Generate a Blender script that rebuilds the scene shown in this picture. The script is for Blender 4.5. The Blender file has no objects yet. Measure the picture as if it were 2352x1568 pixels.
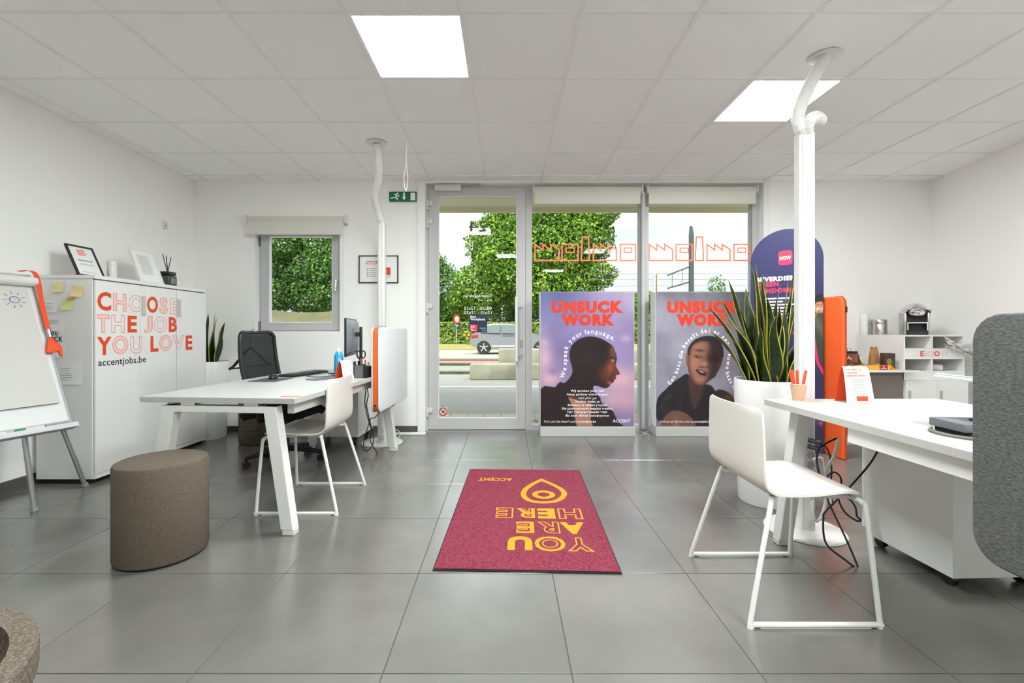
import bpy, bmesh, math, random
import numpy as np
from mathutils import Vector, Matrix
random.seed(7)
RNG = np.random.default_rng(7)
S = bpy.context.scene
COL = S.collection

# ------------------------------------------------------------------ camera
F, CX, CY, CZ = 1045.0, 1161.0, 760.0, 1.088      # focal length in pixels, vanishing point, eye height
cam_d = bpy.data.cameras.new('camera')
cam_d.sensor_fit = 'HORIZONTAL'
cam_d.sensor_width = 36.0
cam_d.lens = 36.0 * F / 2352.0
cam_d.shift_x = (1176.0 - CX) / 2352.0
cam_d.shift_y = (CY - 784.0) / 2352.0
cam_d.clip_start = 0.05
cam_d.clip_end = 400
cam = bpy.data.objects.new('camera', cam_d)
cam.location = (0, 0, CZ)
cam.rotation_euler = (math.pi / 2, 0, 0)
COL.objects.link(cam)
S.camera = cam

# ------------------------------------------------------------------ light
S.view_settings.view_transform = 'Standard'
S.view_settings.look = 'None'
S.view_settings.exposure = 0.18
S.view_settings.gamma = 1.0
S.view_settings.use_curve_mapping = False
S.cycles.use_denoising = True
S.cycles.use_adaptive_sampling = True
S.cycles.adaptive_threshold = 0.06
S.cycles.adaptive_min_samples = 16
S.cycles.max_bounces = 10
S.cycles.diffuse_bounces = 8
S.cycles.glossy_bounces = 4
S.cycles.transparent_max_bounces = 10
S.cycles.transmission_bounces = 6
S.cycles.sample_clamp_indirect = 8.0
S.cycles.caustics_reflective = False
S.cycles.caustics_refractive = False
LAMP = 64.0          # radiance of the ceiling panels
SKY_ZENITH = 5.0     # radiance of the overcast sky overhead

W = bpy.data.worlds.new('overcast_sky')
S.world = W
W.use_nodes = True
nt = W.node_tree
nt.nodes.clear()
tc = nt.nodes.new('ShaderNodeTexCoord')
sx = nt.nodes.new('ShaderNodeSeparateXYZ')
nt.links.new(tc.outputs['Generated'], sx.inputs[0])
mr = nt.nodes.new('ShaderNodeMapRange')           # overcast sky: dimmer at the horizon, full overhead
mr.inputs['From Min'].default_value = 0.0
mr.inputs['From Max'].default_value = 1.0
mr.inputs['To Min'].default_value = 0.20
mr.inputs['To Max'].default_value = 1.0
nt.links.new(sx.outputs['Z'], mr.inputs['Value'])
mp = nt.nodes.new('ShaderNodeMapping')
mp.inputs['Scale'].default_value = (1.2, 1.2, 4.5)
nt.links.new(tc.outputs['Generated'], mp.inputs[0])
nz = nt.nodes.new('ShaderNodeTexNoise')
nz.inputs['Scale'].default_value = 3.0
nz.inputs['Detail'].default_value = 6.0
nt.links.new(mp.outputs[0], nz.inputs['Vector'])
cr = nt.nodes.new('ShaderNodeValToRGB')
cr.color_ramp.elements[0].position = 0.35
cr.color_ramp.elements[0].color = (0.50, 0.56, 0.62, 1)
cr.color_ramp.elements[1].position = 0.65
cr.color_ramp.elements[1].color = (0.88, 0.90, 0.92, 1)
nt.links.new(nz.outputs['Fac'], cr.inputs[0])
bg = nt.nodes.new('ShaderNodeBackground')
mm = nt.nodes.new('ShaderNodeMath')
mm.operation = 'MULTIPLY'
mm.inputs[1].default_value = SKY_ZENITH
nt.links.new(mr.outputs[0], mm.inputs[0])
nt.links.new(cr.outputs[0], bg.inputs['Color'])
nt.links.new(mm.outputs[0], bg.inputs['Strength'])
wo = nt.nodes.new('ShaderNodeOutputWorld')
nt.links.new(bg.outputs[0], wo.inputs[0])

sun_d = bpy.data.lights.new('veiled_sun', 'SUN')
sun_d.energy = 8.0
sun_d.angle = math.radians(25)
sun_d.color = (1.0, 0.97, 0.9)
sun = bpy.data.objects.new('veiled_sun', sun_d)
sun.rotation_euler = (math.radians(48), 0, math.radians(-28))
sun.location = (0, -20, 30)
COL.objects.link(sun)

# ------------------------------------------------------------------ pixel helpers
def P(px, py, Y):
    return Vector(((px - CX) * Y / F, Y, CZ - (py - CY) * Y / F))
def GP(px, py, z=0.0):
    return P(px, py, (CZ - z) * F / (py - CY))
def PXP(px, py, X):
    return P(px, py, X * F / (px - CX))

# ------------------------------------------------------------------ materials
def lin(c):
    c = np.asarray(c, dtype=float) / 255.0
    return np.where(c <= 0.04045, c / 12.92, ((c + 0.055) / 1.055) ** 2.4)
MATS = {}
def mat(name, rgb=(200, 200, 200), rough=0.5, metal=0.0, spec=0.5, bump=0.0, bscale=200.0, vary=0.0, vscale=5.0,
        rgb2=None, stretch=(1, 1, 1), attr=None, trans=0.0, emit=None, alpha=None, coat=0.0, sub=0.0):
    """procedural principled material; rgb is the surface's own colour (0-255, sRGB)"""
    if name in MATS:
        return MATS[name]
    m = bpy.data.materials.new(name)
    m.use_nodes = True
    t = m.node_tree
    b = t.nodes['Principled BSDF']
    col = tuple(lin(rgb)) + (1,)
    b.inputs['Base Color'].default_value = col
    b.inputs['Roughness'].default_value = rough
    b.inputs['Metallic'].default_value = metal
    b.inputs['Specular IOR Level'].default_value = spec
    b.inputs['Coat Weight'].default_value = coat
    b.inputs['Transmission Weight'].default_value = trans
    if emit is not None:
        b.inputs['Emission Color'].default_value = tuple(lin(rgb)) + (1,)
        b.inputs['Emission Strength'].default_value = emit
    if alpha is not None:
        b.inputs['Alpha'].default_value = alpha
    src = None
    if attr:
        a = t.nodes.new('ShaderNodeAttribute')
        a.attribute_name = attr
        src = a.outputs['Color']
    if vary > 0 or rgb2 is not None or bump > 0:
        c = t.nodes.new('ShaderNodeTexCoord')
        mpn = t.nodes.new('ShaderNodeMapping')
        mpn.inputs['Scale'].default_value = stretch
        t.links.new(c.outputs['Object'], mpn.inputs[0])
    if vary > 0 or rgb2 is not None:
        n = t.nodes.new('ShaderNodeTexNoise')
        n.inputs['Scale'].default_value = vscale
        n.inputs['Detail'].default_value = 5
        t.links.new(mpn.outputs[0], n.inputs['Vector'])
        r = t.nodes.new('ShaderNodeMapRange')
        r.inputs['From Min'].default_value = 0.20
        r.inputs['From Max'].default_value = 0.67
        t.links.new(n.outputs['Fac'], r.inputs['Value'])
        mx = t.nodes.new('ShaderNodeMix')
        mx.data_type = 'RGBA'
        t.links.new(r.outputs[0], mx.inputs['Factor'])
        if rgb2 is not None:
            mx.inputs['A'].default_value = col
            mx.inputs['B'].default_value = tuple(lin(rgb2)) + (1,)
        else:
            lo, hi = 1 - vary, 1 + vary
            if src is not None:
                h = t.nodes.new('ShaderNodeMapRange')
                h.inputs['To Min'].default_value = lo
                h.inputs['To Max'].default_value = hi
                t.links.new(r.outputs[0], h.inputs['Value'])
                mx.blend_type = 'MULTIPLY'
                mx.inputs['Factor'].default_value = 1.0
                for l in list(mx.inputs['Factor'].links):
                    t.links.remove(l)
                t.links.new(src, mx.inputs['A'])
                t.links.new(h.outputs[0], mx.inputs['B'])
            else:
                mx.inputs['A'].default_value = tuple(x * lo for x in col[:3]) + (1,)
                mx.inputs['B'].default_value = tuple(min(1, x * hi) for x in col[:3]) + (1,)
        src = mx.outputs['Result']
    if src is not None:
        t.links.new(src, b.inputs['Base Color'])
    if bump > 0:
        n2 = t.nodes.new('ShaderNodeTexNoise')
        n2.inputs['Scale'].default_value = bscale
        n2.inputs['Detail'].default_value = 3
        t.links.new(mpn.outputs[0], n2.inputs['Vector'])
        bp = t.nodes.new('ShaderNodeBump')
        bp.inputs['Strength'].default_value = bump
        bp.inputs['Distance'].default_value = 0.01
        t.links.new(n2.outputs['Fac'], bp.inputs['Height'])
        t.links.new(bp.outputs[0], b.inputs['Normal'])
    MATS[name] = m
    return m

def glass_mat(name, tint=(250, 252, 250), refl=0.009, opacity=0.0):
    """a thin pane: lets light straight through and mirrors a little"""
    if name in MATS:
        return MATS[name]
    m = bpy.data.materials.new(name)
    m.use_nodes = True
    t = m.node_tree
    t.nodes.clear()
    tr = t.nodes.new('ShaderNodeBsdfTransparent')
    tr.inputs[0].default_value = tuple(lin(tint)) + (1,)
    gl = t.nodes.new('ShaderNodeBsdfGlossy')
    gl.inputs['Roughness'].default_value = 0.0
    lw = t.nodes.new('ShaderNodeFresnel')
    lw.inputs['IOR'].default_value = 1.45
    ml = t.nodes.new('ShaderNodeMath')
    ml.operation = 'MULTIPLY'
    ml.inputs[1].default_value = refl / 0.035
    t.links.new(lw.outputs[0], ml.inputs[0])
    mx = t.nodes.new('ShaderNodeMixShader')
    t.links.new(ml.outputs[0], mx.inputs[0])
    t.links.new(tr.outputs[0], mx.inputs[1])
    t.links.new(gl.outputs[0], mx.inputs[2])
    last = mx
    if opacity > 0:
        df = t.nodes.new('ShaderNodeBsdfDiffuse')
        df.inputs[0].default_value = tuple(lin(tint)) + (1,)
        m2 = t.nodes.new('ShaderNodeMixShader')
        m2.inputs[0].default_value = opacity
        t.links.new(mx.outputs[0], m2.inputs[1])
        t.links.new(df.outputs[0], m2.inputs[2])
        last = m2
    o = t.nodes.new('ShaderNodeOutputMaterial')
    t.links.new(last.outputs[0], o.inputs[0])
    MATS[name] = m
    return m

def emit_mat(name, rgb, strength):
    if name in MATS:
        return MATS[name]
    m = bpy.data.materials.new(name)
    m.use_nodes = True
    t = m.node_tree
    t.nodes.clear()
    e = t.nodes.new('ShaderNodeEmission')
    e.inputs[0].default_value = tuple(lin(rgb)) + (1,)
    e.inputs[1].default_value = strength
    o = t.nodes.new('ShaderNodeOutputMaterial')
    t.links.new(e.outputs[0], o.inputs[0])
    MATS[name] = m
    return m

def floor_mat():
    m = bpy.data.materials.new('grey_concrete_tile')
    m.use_nodes = True
    t = m.node_tree
    b = t.nodes['Principled BSDF']
    g = t.nodes.new('ShaderNodeNewGeometry')
    n = t.nodes.new('ShaderNodeTexNoise')
    n.inputs['Scale'].default_value = 2.3
    n.inputs['Detail'].default_value = 4
    n.inputs['Roughness'].default_value = 0.5
    t.links.new(g.outputs['Position'], n.inputs['Vector'])
    oi = t.nodes.new('ShaderNodeObjectInfo')
    ad = t.nodes.new('ShaderNodeMath')
    ad.operation = 'MULTIPLY_ADD'
    ad.inputs[1].default_value = 0.14
    t.links.new(oi.outputs['Random'], ad.inputs[0])
    t.links.new(n.outputs['Fac'], ad.inputs[2])
    r = t.nodes.new('ShaderNodeValToRGB')
    r.color_ramp.elements[0].position = 0.36
    r.color_ramp.elements[0].color = tuple(lin((97, 96, 92))) + (1,)
    r.color_ramp.elements[1].position = 0.74
    r.color_ramp.elements[1].color = tuple(lin((111, 109, 104))) + (1,)
    t.links.new(ad.outputs[0], r.inputs[0])
    t.links.new(r.outputs[0], b.inputs['Base Color'])
    n3 = t.nodes.new('ShaderNodeTexNoise')
    n3.inputs['Scale'].default_value = 1.2
    n3.inputs['Detail'].default_value = 2
    t.links.new(g.outputs['Position'], n3.inputs['Vector'])
    mr = t.nodes.new('ShaderNodeMapRange')
    mr.inputs['To Min'].default_value = 0.29
    mr.inputs['To Max'].default_value = 0.20
    t.links.new(n3.outputs['Fac'], mr.inputs['Value'])
    t.links.new(mr.outputs[0], b.inputs['Roughness'])
    b.inputs['Specular IOR Level'].default_value = 1.0
    b.inputs['IOR'].default_value = 1.75
    MATS['floor'] = m
    return m

M_WALL = mat('white_wall_paint', (247, 246, 244), 0.85, bump=0.04, bscale=150)
M_CEIL = mat('white_ceiling_tile', (250, 250, 249), 0.9, bump=0.10, bscale=350)
M_GRID = mat('white_ceiling_grid', (240, 240, 237), 0.5)
M_WHITE = mat('white_laminate', (233, 232, 230), 0.38)
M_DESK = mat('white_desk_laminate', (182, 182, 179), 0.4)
M_WHITEM = mat('white_powder_coat', (224, 223, 220), 0.35)
M_PLAST = mat('white_plastic', (222, 218, 211), 0.28)
M_POT = mat('white_gloss_planter', (226, 226, 223), 0.25)
M_ALU = mat('grey_aluminium_frame', (188, 186, 187), 0.45, spec=0.5)
M_STEEL = mat('brushed_steel', (200, 198, 194), 0.3, metal=1.0)
M_CHROME = mat('chrome', (225, 225, 225), 0.12, metal=1.0)
M_BLACK = mat('black_plastic', (28, 28, 30), 0.45)
M_RUBBER = mat('black_rubber', (22, 22, 22), 0.8)
M_SKIRT = mat('dark_grey_skirting', (88, 85, 82), 0.5)
M_GROUT = mat('dark_grout', (84, 82, 78), 0.9)
M_ORANGE = mat('orange_print', (226, 70, 24), 0.5)
M_ORANGE2 = mat('orange_fabric', (236, 92, 22), 0.8, bump=0.15, bscale=300)
M_ORANGEP = mat('deep_orange_print', (206, 48, 6), 0.5)
M_PINK = mat('pale_pink_print', (243, 205, 198), 0.5)
M_SALMON = mat('salmon_outline_print', (240, 112, 92), 0.5)
M_INK = mat('dark_ink_print', (52, 28, 40), 0.5)
M_GREYINK = mat('grey_ink_print', (150, 150, 150), 0.6)
M_WINK = mat('white_print', (238, 236, 238), 0.5)
M_RED = mat('red_print', (222, 52, 52), 0.5)
M_PAPER = mat('white_paper', (238, 237, 235), 0.8)
M_PRINT = mat('colour_print', attr='Col', rough=0.45, spec=0.35)
M_GLASS = glass_mat('window_glass')
M_FLOOR = floor_mat()

# ------------------------------------------------------------------ mesh builder
def cr_path(pts, n=6, closed=False):
    pts = [Vector(p) for p in pts]
    out = []
    k = len(pts)
    for i in range(k if closed else k - 1):
        if closed:
            a, b, c, d = pts[(i - 1) % k], pts[i], pts[(i + 1) % k], pts[(i + 2) % k]
        else:
            a, b, c, d = pts[max(i - 1, 0)], pts[i], pts[i + 1], pts[min(i + 2, k - 1)]
        for j in range(n):
            t = j / n
            out.append(0.5 * ((2 * b) + (c - a) * t + (2 * a - 5 * b + 4 * c - d) * t * t + (3 * b - a - 3 * c + d) * t ** 3))
    if not closed:
        out.append(pts[-1])
    return out

class B:
    """collects shapes, builds them as ONE mesh object"""
    def __init__(s):
        s.v, s.f = [], []
    def add(s, vs, fs, M=None):
        o = len(s.v)
        if M is not None:
            vs = [M @ Vector(p) for p in vs]
        s.v += [tuple(p) for p in vs]
        s.f += [tuple(i + o for i in f) for f in fs]
        return s
    def box(s, x0, x1, y0, y1, z0, z1, M=None):
        vs = [(x, y, z) for z in (z0, z1) for y in (y0, y1) for x in (x0, x1)]
        return s.add(vs, [(0, 2, 3, 1), (4, 5, 7, 6), (0, 1, 5, 4), (2, 6, 7, 3), (0, 4, 6, 2), (1, 3, 7, 5)], M)
    def cbox(s, c, d, M=None):
        return s.box(c[0] - d[0] / 2, c[0] + d[0] / 2, c[1] - d[1] / 2, c[1] + d[1] / 2, c[2] - d[2] / 2, c[2] + d[2] / 2, M)
    def hexa(s, bot, top):
        return s.add(list(bot) + list(top), [(3, 2, 1, 0), (4, 5, 6, 7)] + [(i, (i + 1) % 4, (i + 1) % 4 + 4, i + 4) for i in range(4)])
    def prism(s, poly, h0, h1, M=None):
        n = len(poly)
        vs = [(x, y, h0) for x, y in poly] + [(x, y, h1) for x, y in poly]
        fs = [tuple(range(n - 1, -1, -1)), tuple(range(n, 2 * n))] + [(i, (i + 1) % n, (i + 1) % n + n, i + n) for i in range(n)]
        return s.add(vs, fs, M)
    def tube(s, pts, r, n=8, closed=False, caps=True, M=None):
        pts = [Vector(p) for p in pts]
        k = len(pts)
        rs = r if isinstance(r, (list, tuple)) else [r] * k
        T = []
        for i in range(k):
            a = pts[(i - 1) % k] if (closed or i > 0) else pts[i]
            b = pts[(i + 1) % k] if (closed or i < k - 1) else pts[i]
            d = (b - a)
            T.append(d.normalized() if d.length > 1e-9 else Vector((0, 0, 1)))
        u = T[0].orthogonal().normalized()
        vs = []
        for i in range(k):
            u = (u - T[i] * u.dot(T[i]))
            u = u.normalized() if u.length > 1e-6 else T[i].orthogonal().normalized()
            w = T[i].cross(u)
            for j in range(n):
                a = 2 * math.pi * j / n
                vs.append(pts[i] + (u * math.cos(a) + w * math.sin(a)) * rs[i])
        fs = []
        for i in range(k if closed else k - 1):
            for j in range(n):
                a, b = i * n + j, i * n + (j + 1) % n
                c, d = ((i + 1) % k) * n + (j + 1) % n, ((i + 1) % k) * n + j
                fs.append((a, b, c, d))
        if caps and not closed:
            fs.append(tuple(range(n - 1, -1, -1)))
            fs.append(tuple((k - 1) * n + j for j in range(n)))
        return s.add(vs, fs, M)
    def lathe(s, prof, n=32, c=(0, 0, 0), sx=1.0, sy=1.0, M=None):
        k = len(prof)
        vs, fs = [], []
        for r, z in prof:
            for j in range(n):
                a = 2 * math.pi * j / n
                vs.append((c[0] + r * sx * math.cos(a), c[1] + r * sy * math.sin(a), c[2] + z))
        for i in range(k - 1):
            for j in range(n):
                fs.append((i * n + j, i * n + (j + 1) % n, (i + 1) * n + (j + 1) % n, (i + 1) * n + j))
        if prof[0][0] > 1e-6:
            fs.append(tuple(range(n - 1, -1, -1)))
        if prof[-1][0] > 1e-6:
            fs.append(tuple((k - 1) * n + j for j in range(n)))
        return s.add(vs, fs, M)
    def ball(s, c, r, n=16, m=10, M=None):
        r = r if isinstance(r, (tuple, list)) else (r, r, r)
        prof = [(max(1e-4, math.sin(math.pi * i / m)), -math.cos(math.pi * i / m)) for i in range(m + 1)]
        vs, fs = [], []
        for q, z in prof:
            for j in range(n):
                a = 2 * math.pi * j / n
                vs.append((c[0] + r[0] * q * math.cos(a), c[1] + r[1] * q * math.sin(a), c[2] + r[2] * z))
        for i in range(m):
            for j in range(n):
                fs.append((i * n + j, i * n + (j + 1) % n, (i + 1) * n + (j + 1) % n, (i + 1) * n + j))
        return s.add(vs, fs, M)
    def sheet(s, fn, nu, nv, th=0.0, M=None):
        """a surface fn(u, v) with thickness th"""
        g = [[Vector(fn(i / nu, j / nv)) for j in range(nv + 1)] for i in range(nu + 1)]
        vs, fs = [], []
        idx = lambda i, j, k: k * (nu + 1) * (nv + 1) + i * (nv + 1) + j
        if th <= 0:
            for i in range(nu + 1):
                vs += g[i]
            for i in range(nu):
                for j in range(nv):
                    fs.append((idx(i, j, 0), idx(i + 1, j, 0), idx(i + 1, j + 1, 0), idx(i, j + 1, 0)))
            return s.add(vs, fs, M)
        nor = []
        for i in range(nu + 1):
            row = []
            for j in range(nv + 1):
                du = g[min(i + 1, nu)][j] - g[max(i - 1, 0)][j]
                dv = g[i][min(j + 1, nv)] - g[i][max(j - 1, 0)]
                nn = du.cross(dv)
                row.append(nn.normalized() if nn.length > 1e-12 else Vector((0, 0, 1)))
            nor.append(row)
        for k in (0, 1):
            for i in range(nu + 1):
                for j in range(nv + 1):
                    vs.append(g[i][j] + nor[i][j] * (th / 2 if k == 0 else -th / 2))
        for i in range(nu):
            for j in range(nv):
                fs.append((idx(i, j, 0), idx(i + 1, j, 0), idx(i + 1, j + 1, 0), idx(i, j + 1, 0)))
                fs.append((idx(i, j, 1), idx(i, j + 1, 1), idx(i + 1, j + 1, 1), idx(i + 1, j, 1)))
        for i in range(nu):
            fs.append((idx(i + 1, 0, 0), idx(i, 0, 0), idx(i, 0, 1), idx(i + 1, 0, 1)))
            fs.append((idx(i, nv, 0), idx(i + 1, nv, 0), idx(i + 1, nv, 1), idx(i, nv, 1)))
        for j in range(nv):
            fs.append((idx(0, j, 0), idx(0, j + 1, 0), idx(0, j + 1, 1), idx(0, j, 1)))
            fs.append((idx(nu, j + 1, 0), idx(nu, j, 0), idx(nu, j, 1), idx(nu, j + 1, 1)))
        return s.add(vs, fs, M)
    def mesh(s, name, smooth=35, bevel=None):
        me = bpy.data.meshes.new(name)
        me.from_pydata(s.v, [], s.f)
        if bevel:
            bm = bmesh.new()
            bm.from_mesh(me)
            bmesh.ops.remove_doubles(bm, verts=bm.verts, dist=1e-6)
            eds = [e for e in bm.edges if len(e.link_faces) == 2 and e.calc_face_angle(0) > math.radians(30)]
            bmesh.ops.bevel(bm, geom=eds, offset=bevel[0], segments=bevel[1], affect='EDGES', profile=0.5, clamp_overlap=True)
            bm.to_mesh(me)
            bm.free()
        me.validate()
        if smooth:
            for p in me.polygons:
                p.use_smooth = True
            me.set_sharp_from_angle(angle=math.radians(smooth))
        me.update()
        return me
    def build(s, name, m, parent=None, smooth=35, bevel=None):
        return put(name, s.mesh(name, smooth, bevel), m, parent)

def put(name, me, m, parent=None):
    o = bpy.data.objects.new(name, me)
    COL.objects.link(o)
    if m is not None and len(me.materials) == 0:
        me.materials.append(m)
    if parent is not None:
        o.parent = parent
    if name in ('fine_print', 'label_print'):
        o['kind'] = 'stuff'
    return o
def tag(o, label=None, cat=None, group=None, kind=None):
    if label: o['label'] = label
    if cat: o['category'] = cat
    if group: o['group'] = group
    if kind: o['kind'] = kind
    return o
def thing(name, label, cat, loc=(0, 0, 0), rz=0.0, group=None, kind=None):
    o = bpy.data.objects.new(name, None)
    o.empty_display_size = 0.1
    COL.objects.link(o)
    o.location = loc
    o.rotation_euler = (0, 0, rz)
    return tag(o, label, cat, group, kind)
def copy_tree(o, parent=None):
    c = o.copy()
    COL.objects.link(c)
    c.parent = parent
    for ch in list(o.children):
        copy_tree(ch, c)
    return c
def frame(O, ux, uy):
    ux, uy = Vector(ux).normalized(), Vector(uy).normalized()
    n = ux.cross(uy).normalized()
    M = Matrix.Identity(4)
    for i in range(3):
        M[i][0], M[i][1], M[i][2], M[i][3] = ux[i], uy[i], n[i], O[i]
    return M
FRONT = lambda x, y, z: frame((x, y, z), (1, 0, 0), (0, 0, 1))      # plane facing the camera (-Y)
def R(a): return math.radians(a)
def rz(a): return Matrix.Rotation(R(a), 4, 'Z')

# ------------------------------------------------------------------ lettering
GLY = {}
def glyph(t, bold=0.0, outline=0.0):
    k = (t, bold, outline)
    if k not in GLY:
        c = bpy.data.curves.new('t', 'FONT')
        c.body = t
        c.offset = bold
        c.space_character = 1.0 + max(0.0, bold) * 2.6
        c.resolution_u = 3
        c.fill_mode = 'NONE' if outline else 'FRONT'
        if outline:
            c.bevel_depth = outline
            c.bevel_resolution = 0
        o = bpy.data.objects.new('t', c)
        me = bpy.data.meshes.new_from_object(o)
        vs = np.zeros(len(me.vertices) * 3)
        me.vertices.foreach_get('co', vs)
        vs = vs.reshape(-1, 3)
        fs = [tuple(p.vertices) for p in me.polygons]
        bpy.data.objects.remove(o)
        bpy.data.curves.remove(c)
        bpy.data.meshes.remove(me)
        GLY[k] = (vs, fs)
    return GLY[k]
def text_in(b, t, M, x, y, w, h, bold=0.0, outline=0.0, z=0.0, mirror=False):
    """letters of t stretched into the rectangle x, y, w, h of the plane M"""
    vs, fs = glyph(t, bold, outline)
    lo, hi = vs.min(0), vs.max(0)
    q = vs.copy()
    q[:, 0] = (vs[:, 0] - lo[0]) / max(hi[0] - lo[0], 1e-6)
    if mirror:
        q[:, 0] = 1 - q[:, 0]
    q[:, 0] = x + w * q[:, 0]
    q[:, 1] = y + h * (vs[:, 1] - lo[1]) / max(hi[1] - lo[1], 1e-6)
    q[:, 2] = z + (vs[:, 2] - lo[2]) * 0.02
    b.add([tuple(p) for p in q], fs, M)
def text_line(b, t, M, x, y, size, bold=0.0, align='L', z=0.0, maxw=None, sx=1.0):
    """one line set in a given size; y is the base line"""
    vs, fs = glyph(t, bold)
    lo, hi = vs.min(0), vs.max(0)
    w = (hi[0] - lo[0]) * size * sx
    k = sx
    if maxw and w > maxw:
        k *= maxw / w
        w = maxw
    x0 = x if align == 'L' else (x - w / 2 if align == 'C' else x - w)
    q = np.column_stack([x0 + (vs[:, 0] - lo[0]) * size * k, y + vs[:, 1] * size, np.full(len(vs), z)])
    b.add([tuple(p) for p in q], fs, M)
def text_arc(b, t, M, cx, cy, rx, ry, a0, a1, size, bold=0.0, z=0.0):
    """letters along an elliptic arc from angle a0 to a1 (degrees, clockwise)"""
    ws = []
    for ch in t:
        if ch == ' ':
            ws.append(0.28)
        else:
            vs, _ = glyph(ch, bold)
            ws.append(vs[:, 0].max() - vs[:, 0].min() + 0.09)
    tot = sum(ws)
    acc = 0
    for ch, w in zip(t, ws):
        f = (acc + w / 2) / tot
        acc += w
        if ch == ' ':
            continue
        a = R(a0 + (a1 - a0) * f)
        px, py = cx + rx * math.cos(a), cy + ry * math.sin(a)
        tx, ty = rx * math.sin(a), -ry * math.cos(a)
        l = math.hypot(tx, ty)
        tx, ty = tx / l, ty / l
        vs, fs = glyph(ch, bold)
        mid = (vs[:, 0].max() + vs[:, 0].min()) / 2
        q = [(px + tx * (v[0] - mid) * size - ty * v[1] * size, py + ty * (v[0] - mid) * size + tx * v[1] * size, z) for v in vs]
        b.add(q, fs, M)
def rules(b, M, x0, x1, ys, h, z=0.0, jitter=0.3):
    """lines of print too small to read"""
    for i, y in enumerate(ys):
        x2 = x1 - (x1 - x0) * jitter * random.random()
        b.add([(x0, y, z), (x2, y, z), (x2, y + h, z), (x0, y + h, z)], [(0, 1, 2, 3)], M)

# ------------------------------------------------------------------ painted print (posters)
def smooth_poly(pts, n=5):
    return np.array([(p.x, p.y) for p in cr_path([(a, b, 0) for a, b in pts], n, True)])
def poly_alpha(X, Y, poly, soft):
    inside = np.zeros(X.shape, bool)
    dist = np.full(X.shape, 1e9)
    n = len(poly)
    for i in range(n):
        x0, y0 = poly[i]
        x1, y1 = poly[(i + 1) % n]
        if abs(y1 - y0) > 1e-9:
            c = ((Y >= min(y0, y1)) & (Y < max(y0, y1)))
            inside ^= c & (X < x0 + (Y - y0) * (x1 - x0) / (y1 - y0))
        dx, dy = x1 - x0, y1 - y0
        l2 = dx * dx + dy * dy + 1e-9
        t = np.clip(((X - x0) * dx + (Y - y0) * dy) / l2, 0, 1)
        dist = np.minimum(dist, (X - x0 - t * dx) ** 2 + (Y - y0 - t * dy) ** 2)
    d = np.sqrt(dist) * np.where(inside, 1, -1)
    return np.clip(0.5 + d / soft, 0, 1)
class Paint:
    def __init__(s, X, Y, rgb):
        s.X, s.Y = X, Y
        s.c = np.ones(X.shape + (3,)) * np.array(rgb, float)
    def mix(s, a, rgb):
        s.c = s.c * (1 - a[..., None]) + np.array(rgb, float) * a[..., None]
    def blob(s, x, y, rx, ry, rgb, k=1.0, rot=0.0, mask=None):
        c, q = math.cos(R(rot)), math.sin(R(rot))
        dx, dy = s.X - x, s.Y - y
        u, v = (dx * c + dy * q) / rx, (-dx * q + dy * c) / ry
        a = k * np.exp(-(u * u + v * v))
        s.mix(a if mask is None else a * mask, rgb)
    def poly(s, pts, rgb, soft=6, sm=5, k=1.0, mask=None):
        a = poly_alpha(s.X, s.Y, smooth_poly(pts, sm) if sm else np.array(pts), soft) * k
        s.mix(a if mask is None else a * mask, rgb)
        return a
    def noise(s, sc, amp, seed=0):
        r = np.random.default_rng(seed)
        n = np.zeros(s.X.shape)
        for o in range(5):
            for _ in range(3):
                a, ph = r.random() * 6.28, r.random() * 6.28
                fq = sc * 2 ** o
                n += np.sin((s.X * math.cos(a) + s.Y * math.sin(a)) * fq + ph + 1.5 * np.sin((s.X * math.sin(a) - s.Y * math.cos(a)) * fq * 0.7)) / 2 ** o
        s.c = s.c + (n * amp)[..., None]
        return n
def print_mesh(name, gx, gz, rgb, to3d):
    """grid (gx, gz) of points with a painted colour each"""
    ny, nx = gx.shape
    vs = to3d(gx.ravel(), gz.ravel())
    i = np.arange(ny - 1)[:, None] * nx + np.arange(nx - 1)[None]
    fs = np.stack([i, i + 1, i + nx + 1, i + nx], -1).reshape(-1, 4)
    me = bpy.data.meshes.new(name)
    me.vertices.add(len(vs)); me.vertices.foreach_set('co', vs.astype(np.float32).ravel())
    me.loops.add(fs.size); me.loops.foreach_set('vertex_index', fs.astype(np.int32).ravel())
    me.polygons.add(len(fs)); me.polygons.foreach_set('loop_start', (np.arange(len(fs)) * 4).astype(np.int32))
    me.update(calc_edges=True)
    at = me.color_attributes.new('Col', 'FLOAT_COLOR', 'POINT')
    c = np.ones((len(vs), 4), np.float32)
    c[:, :3] = lin(np.clip(rgb.reshape(-1, 3), 0, 255))
    at.data.foreach_set('color', c.ravel())
    me.materials.append(M_PRINT)
    return me
def quads_mesh(name, V, C, m):
    """n free quads: V (n,4,3), colour C (n,3) sRGB"""
    n = len(V)
    me = bpy.data.meshes.new(name)
    me.vertices.add(n * 4); me.vertices.foreach_set('co', V.astype(np.float32).ravel())
    me.loops.add(n * 4); me.loops.foreach_set('vertex_index', np.arange(n * 4, dtype=np.int32))
    me.polygons.add(n); me.polygons.foreach_set('loop_start', (np.arange(n) * 4).astype(np.int32))
    me.update(calc_edges=True)
    at = me.color_attributes.new('Col', 'FLOAT_COLOR', 'POINT')
    c = np.ones((n, 4, 4), np.float32)
    c[:, :, :3] = lin(np.clip(C, 0, 255))[:, None, :]
    at.data.foreach_set('color', c.ravel())
    me.materials.append(m)
    return me

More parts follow.
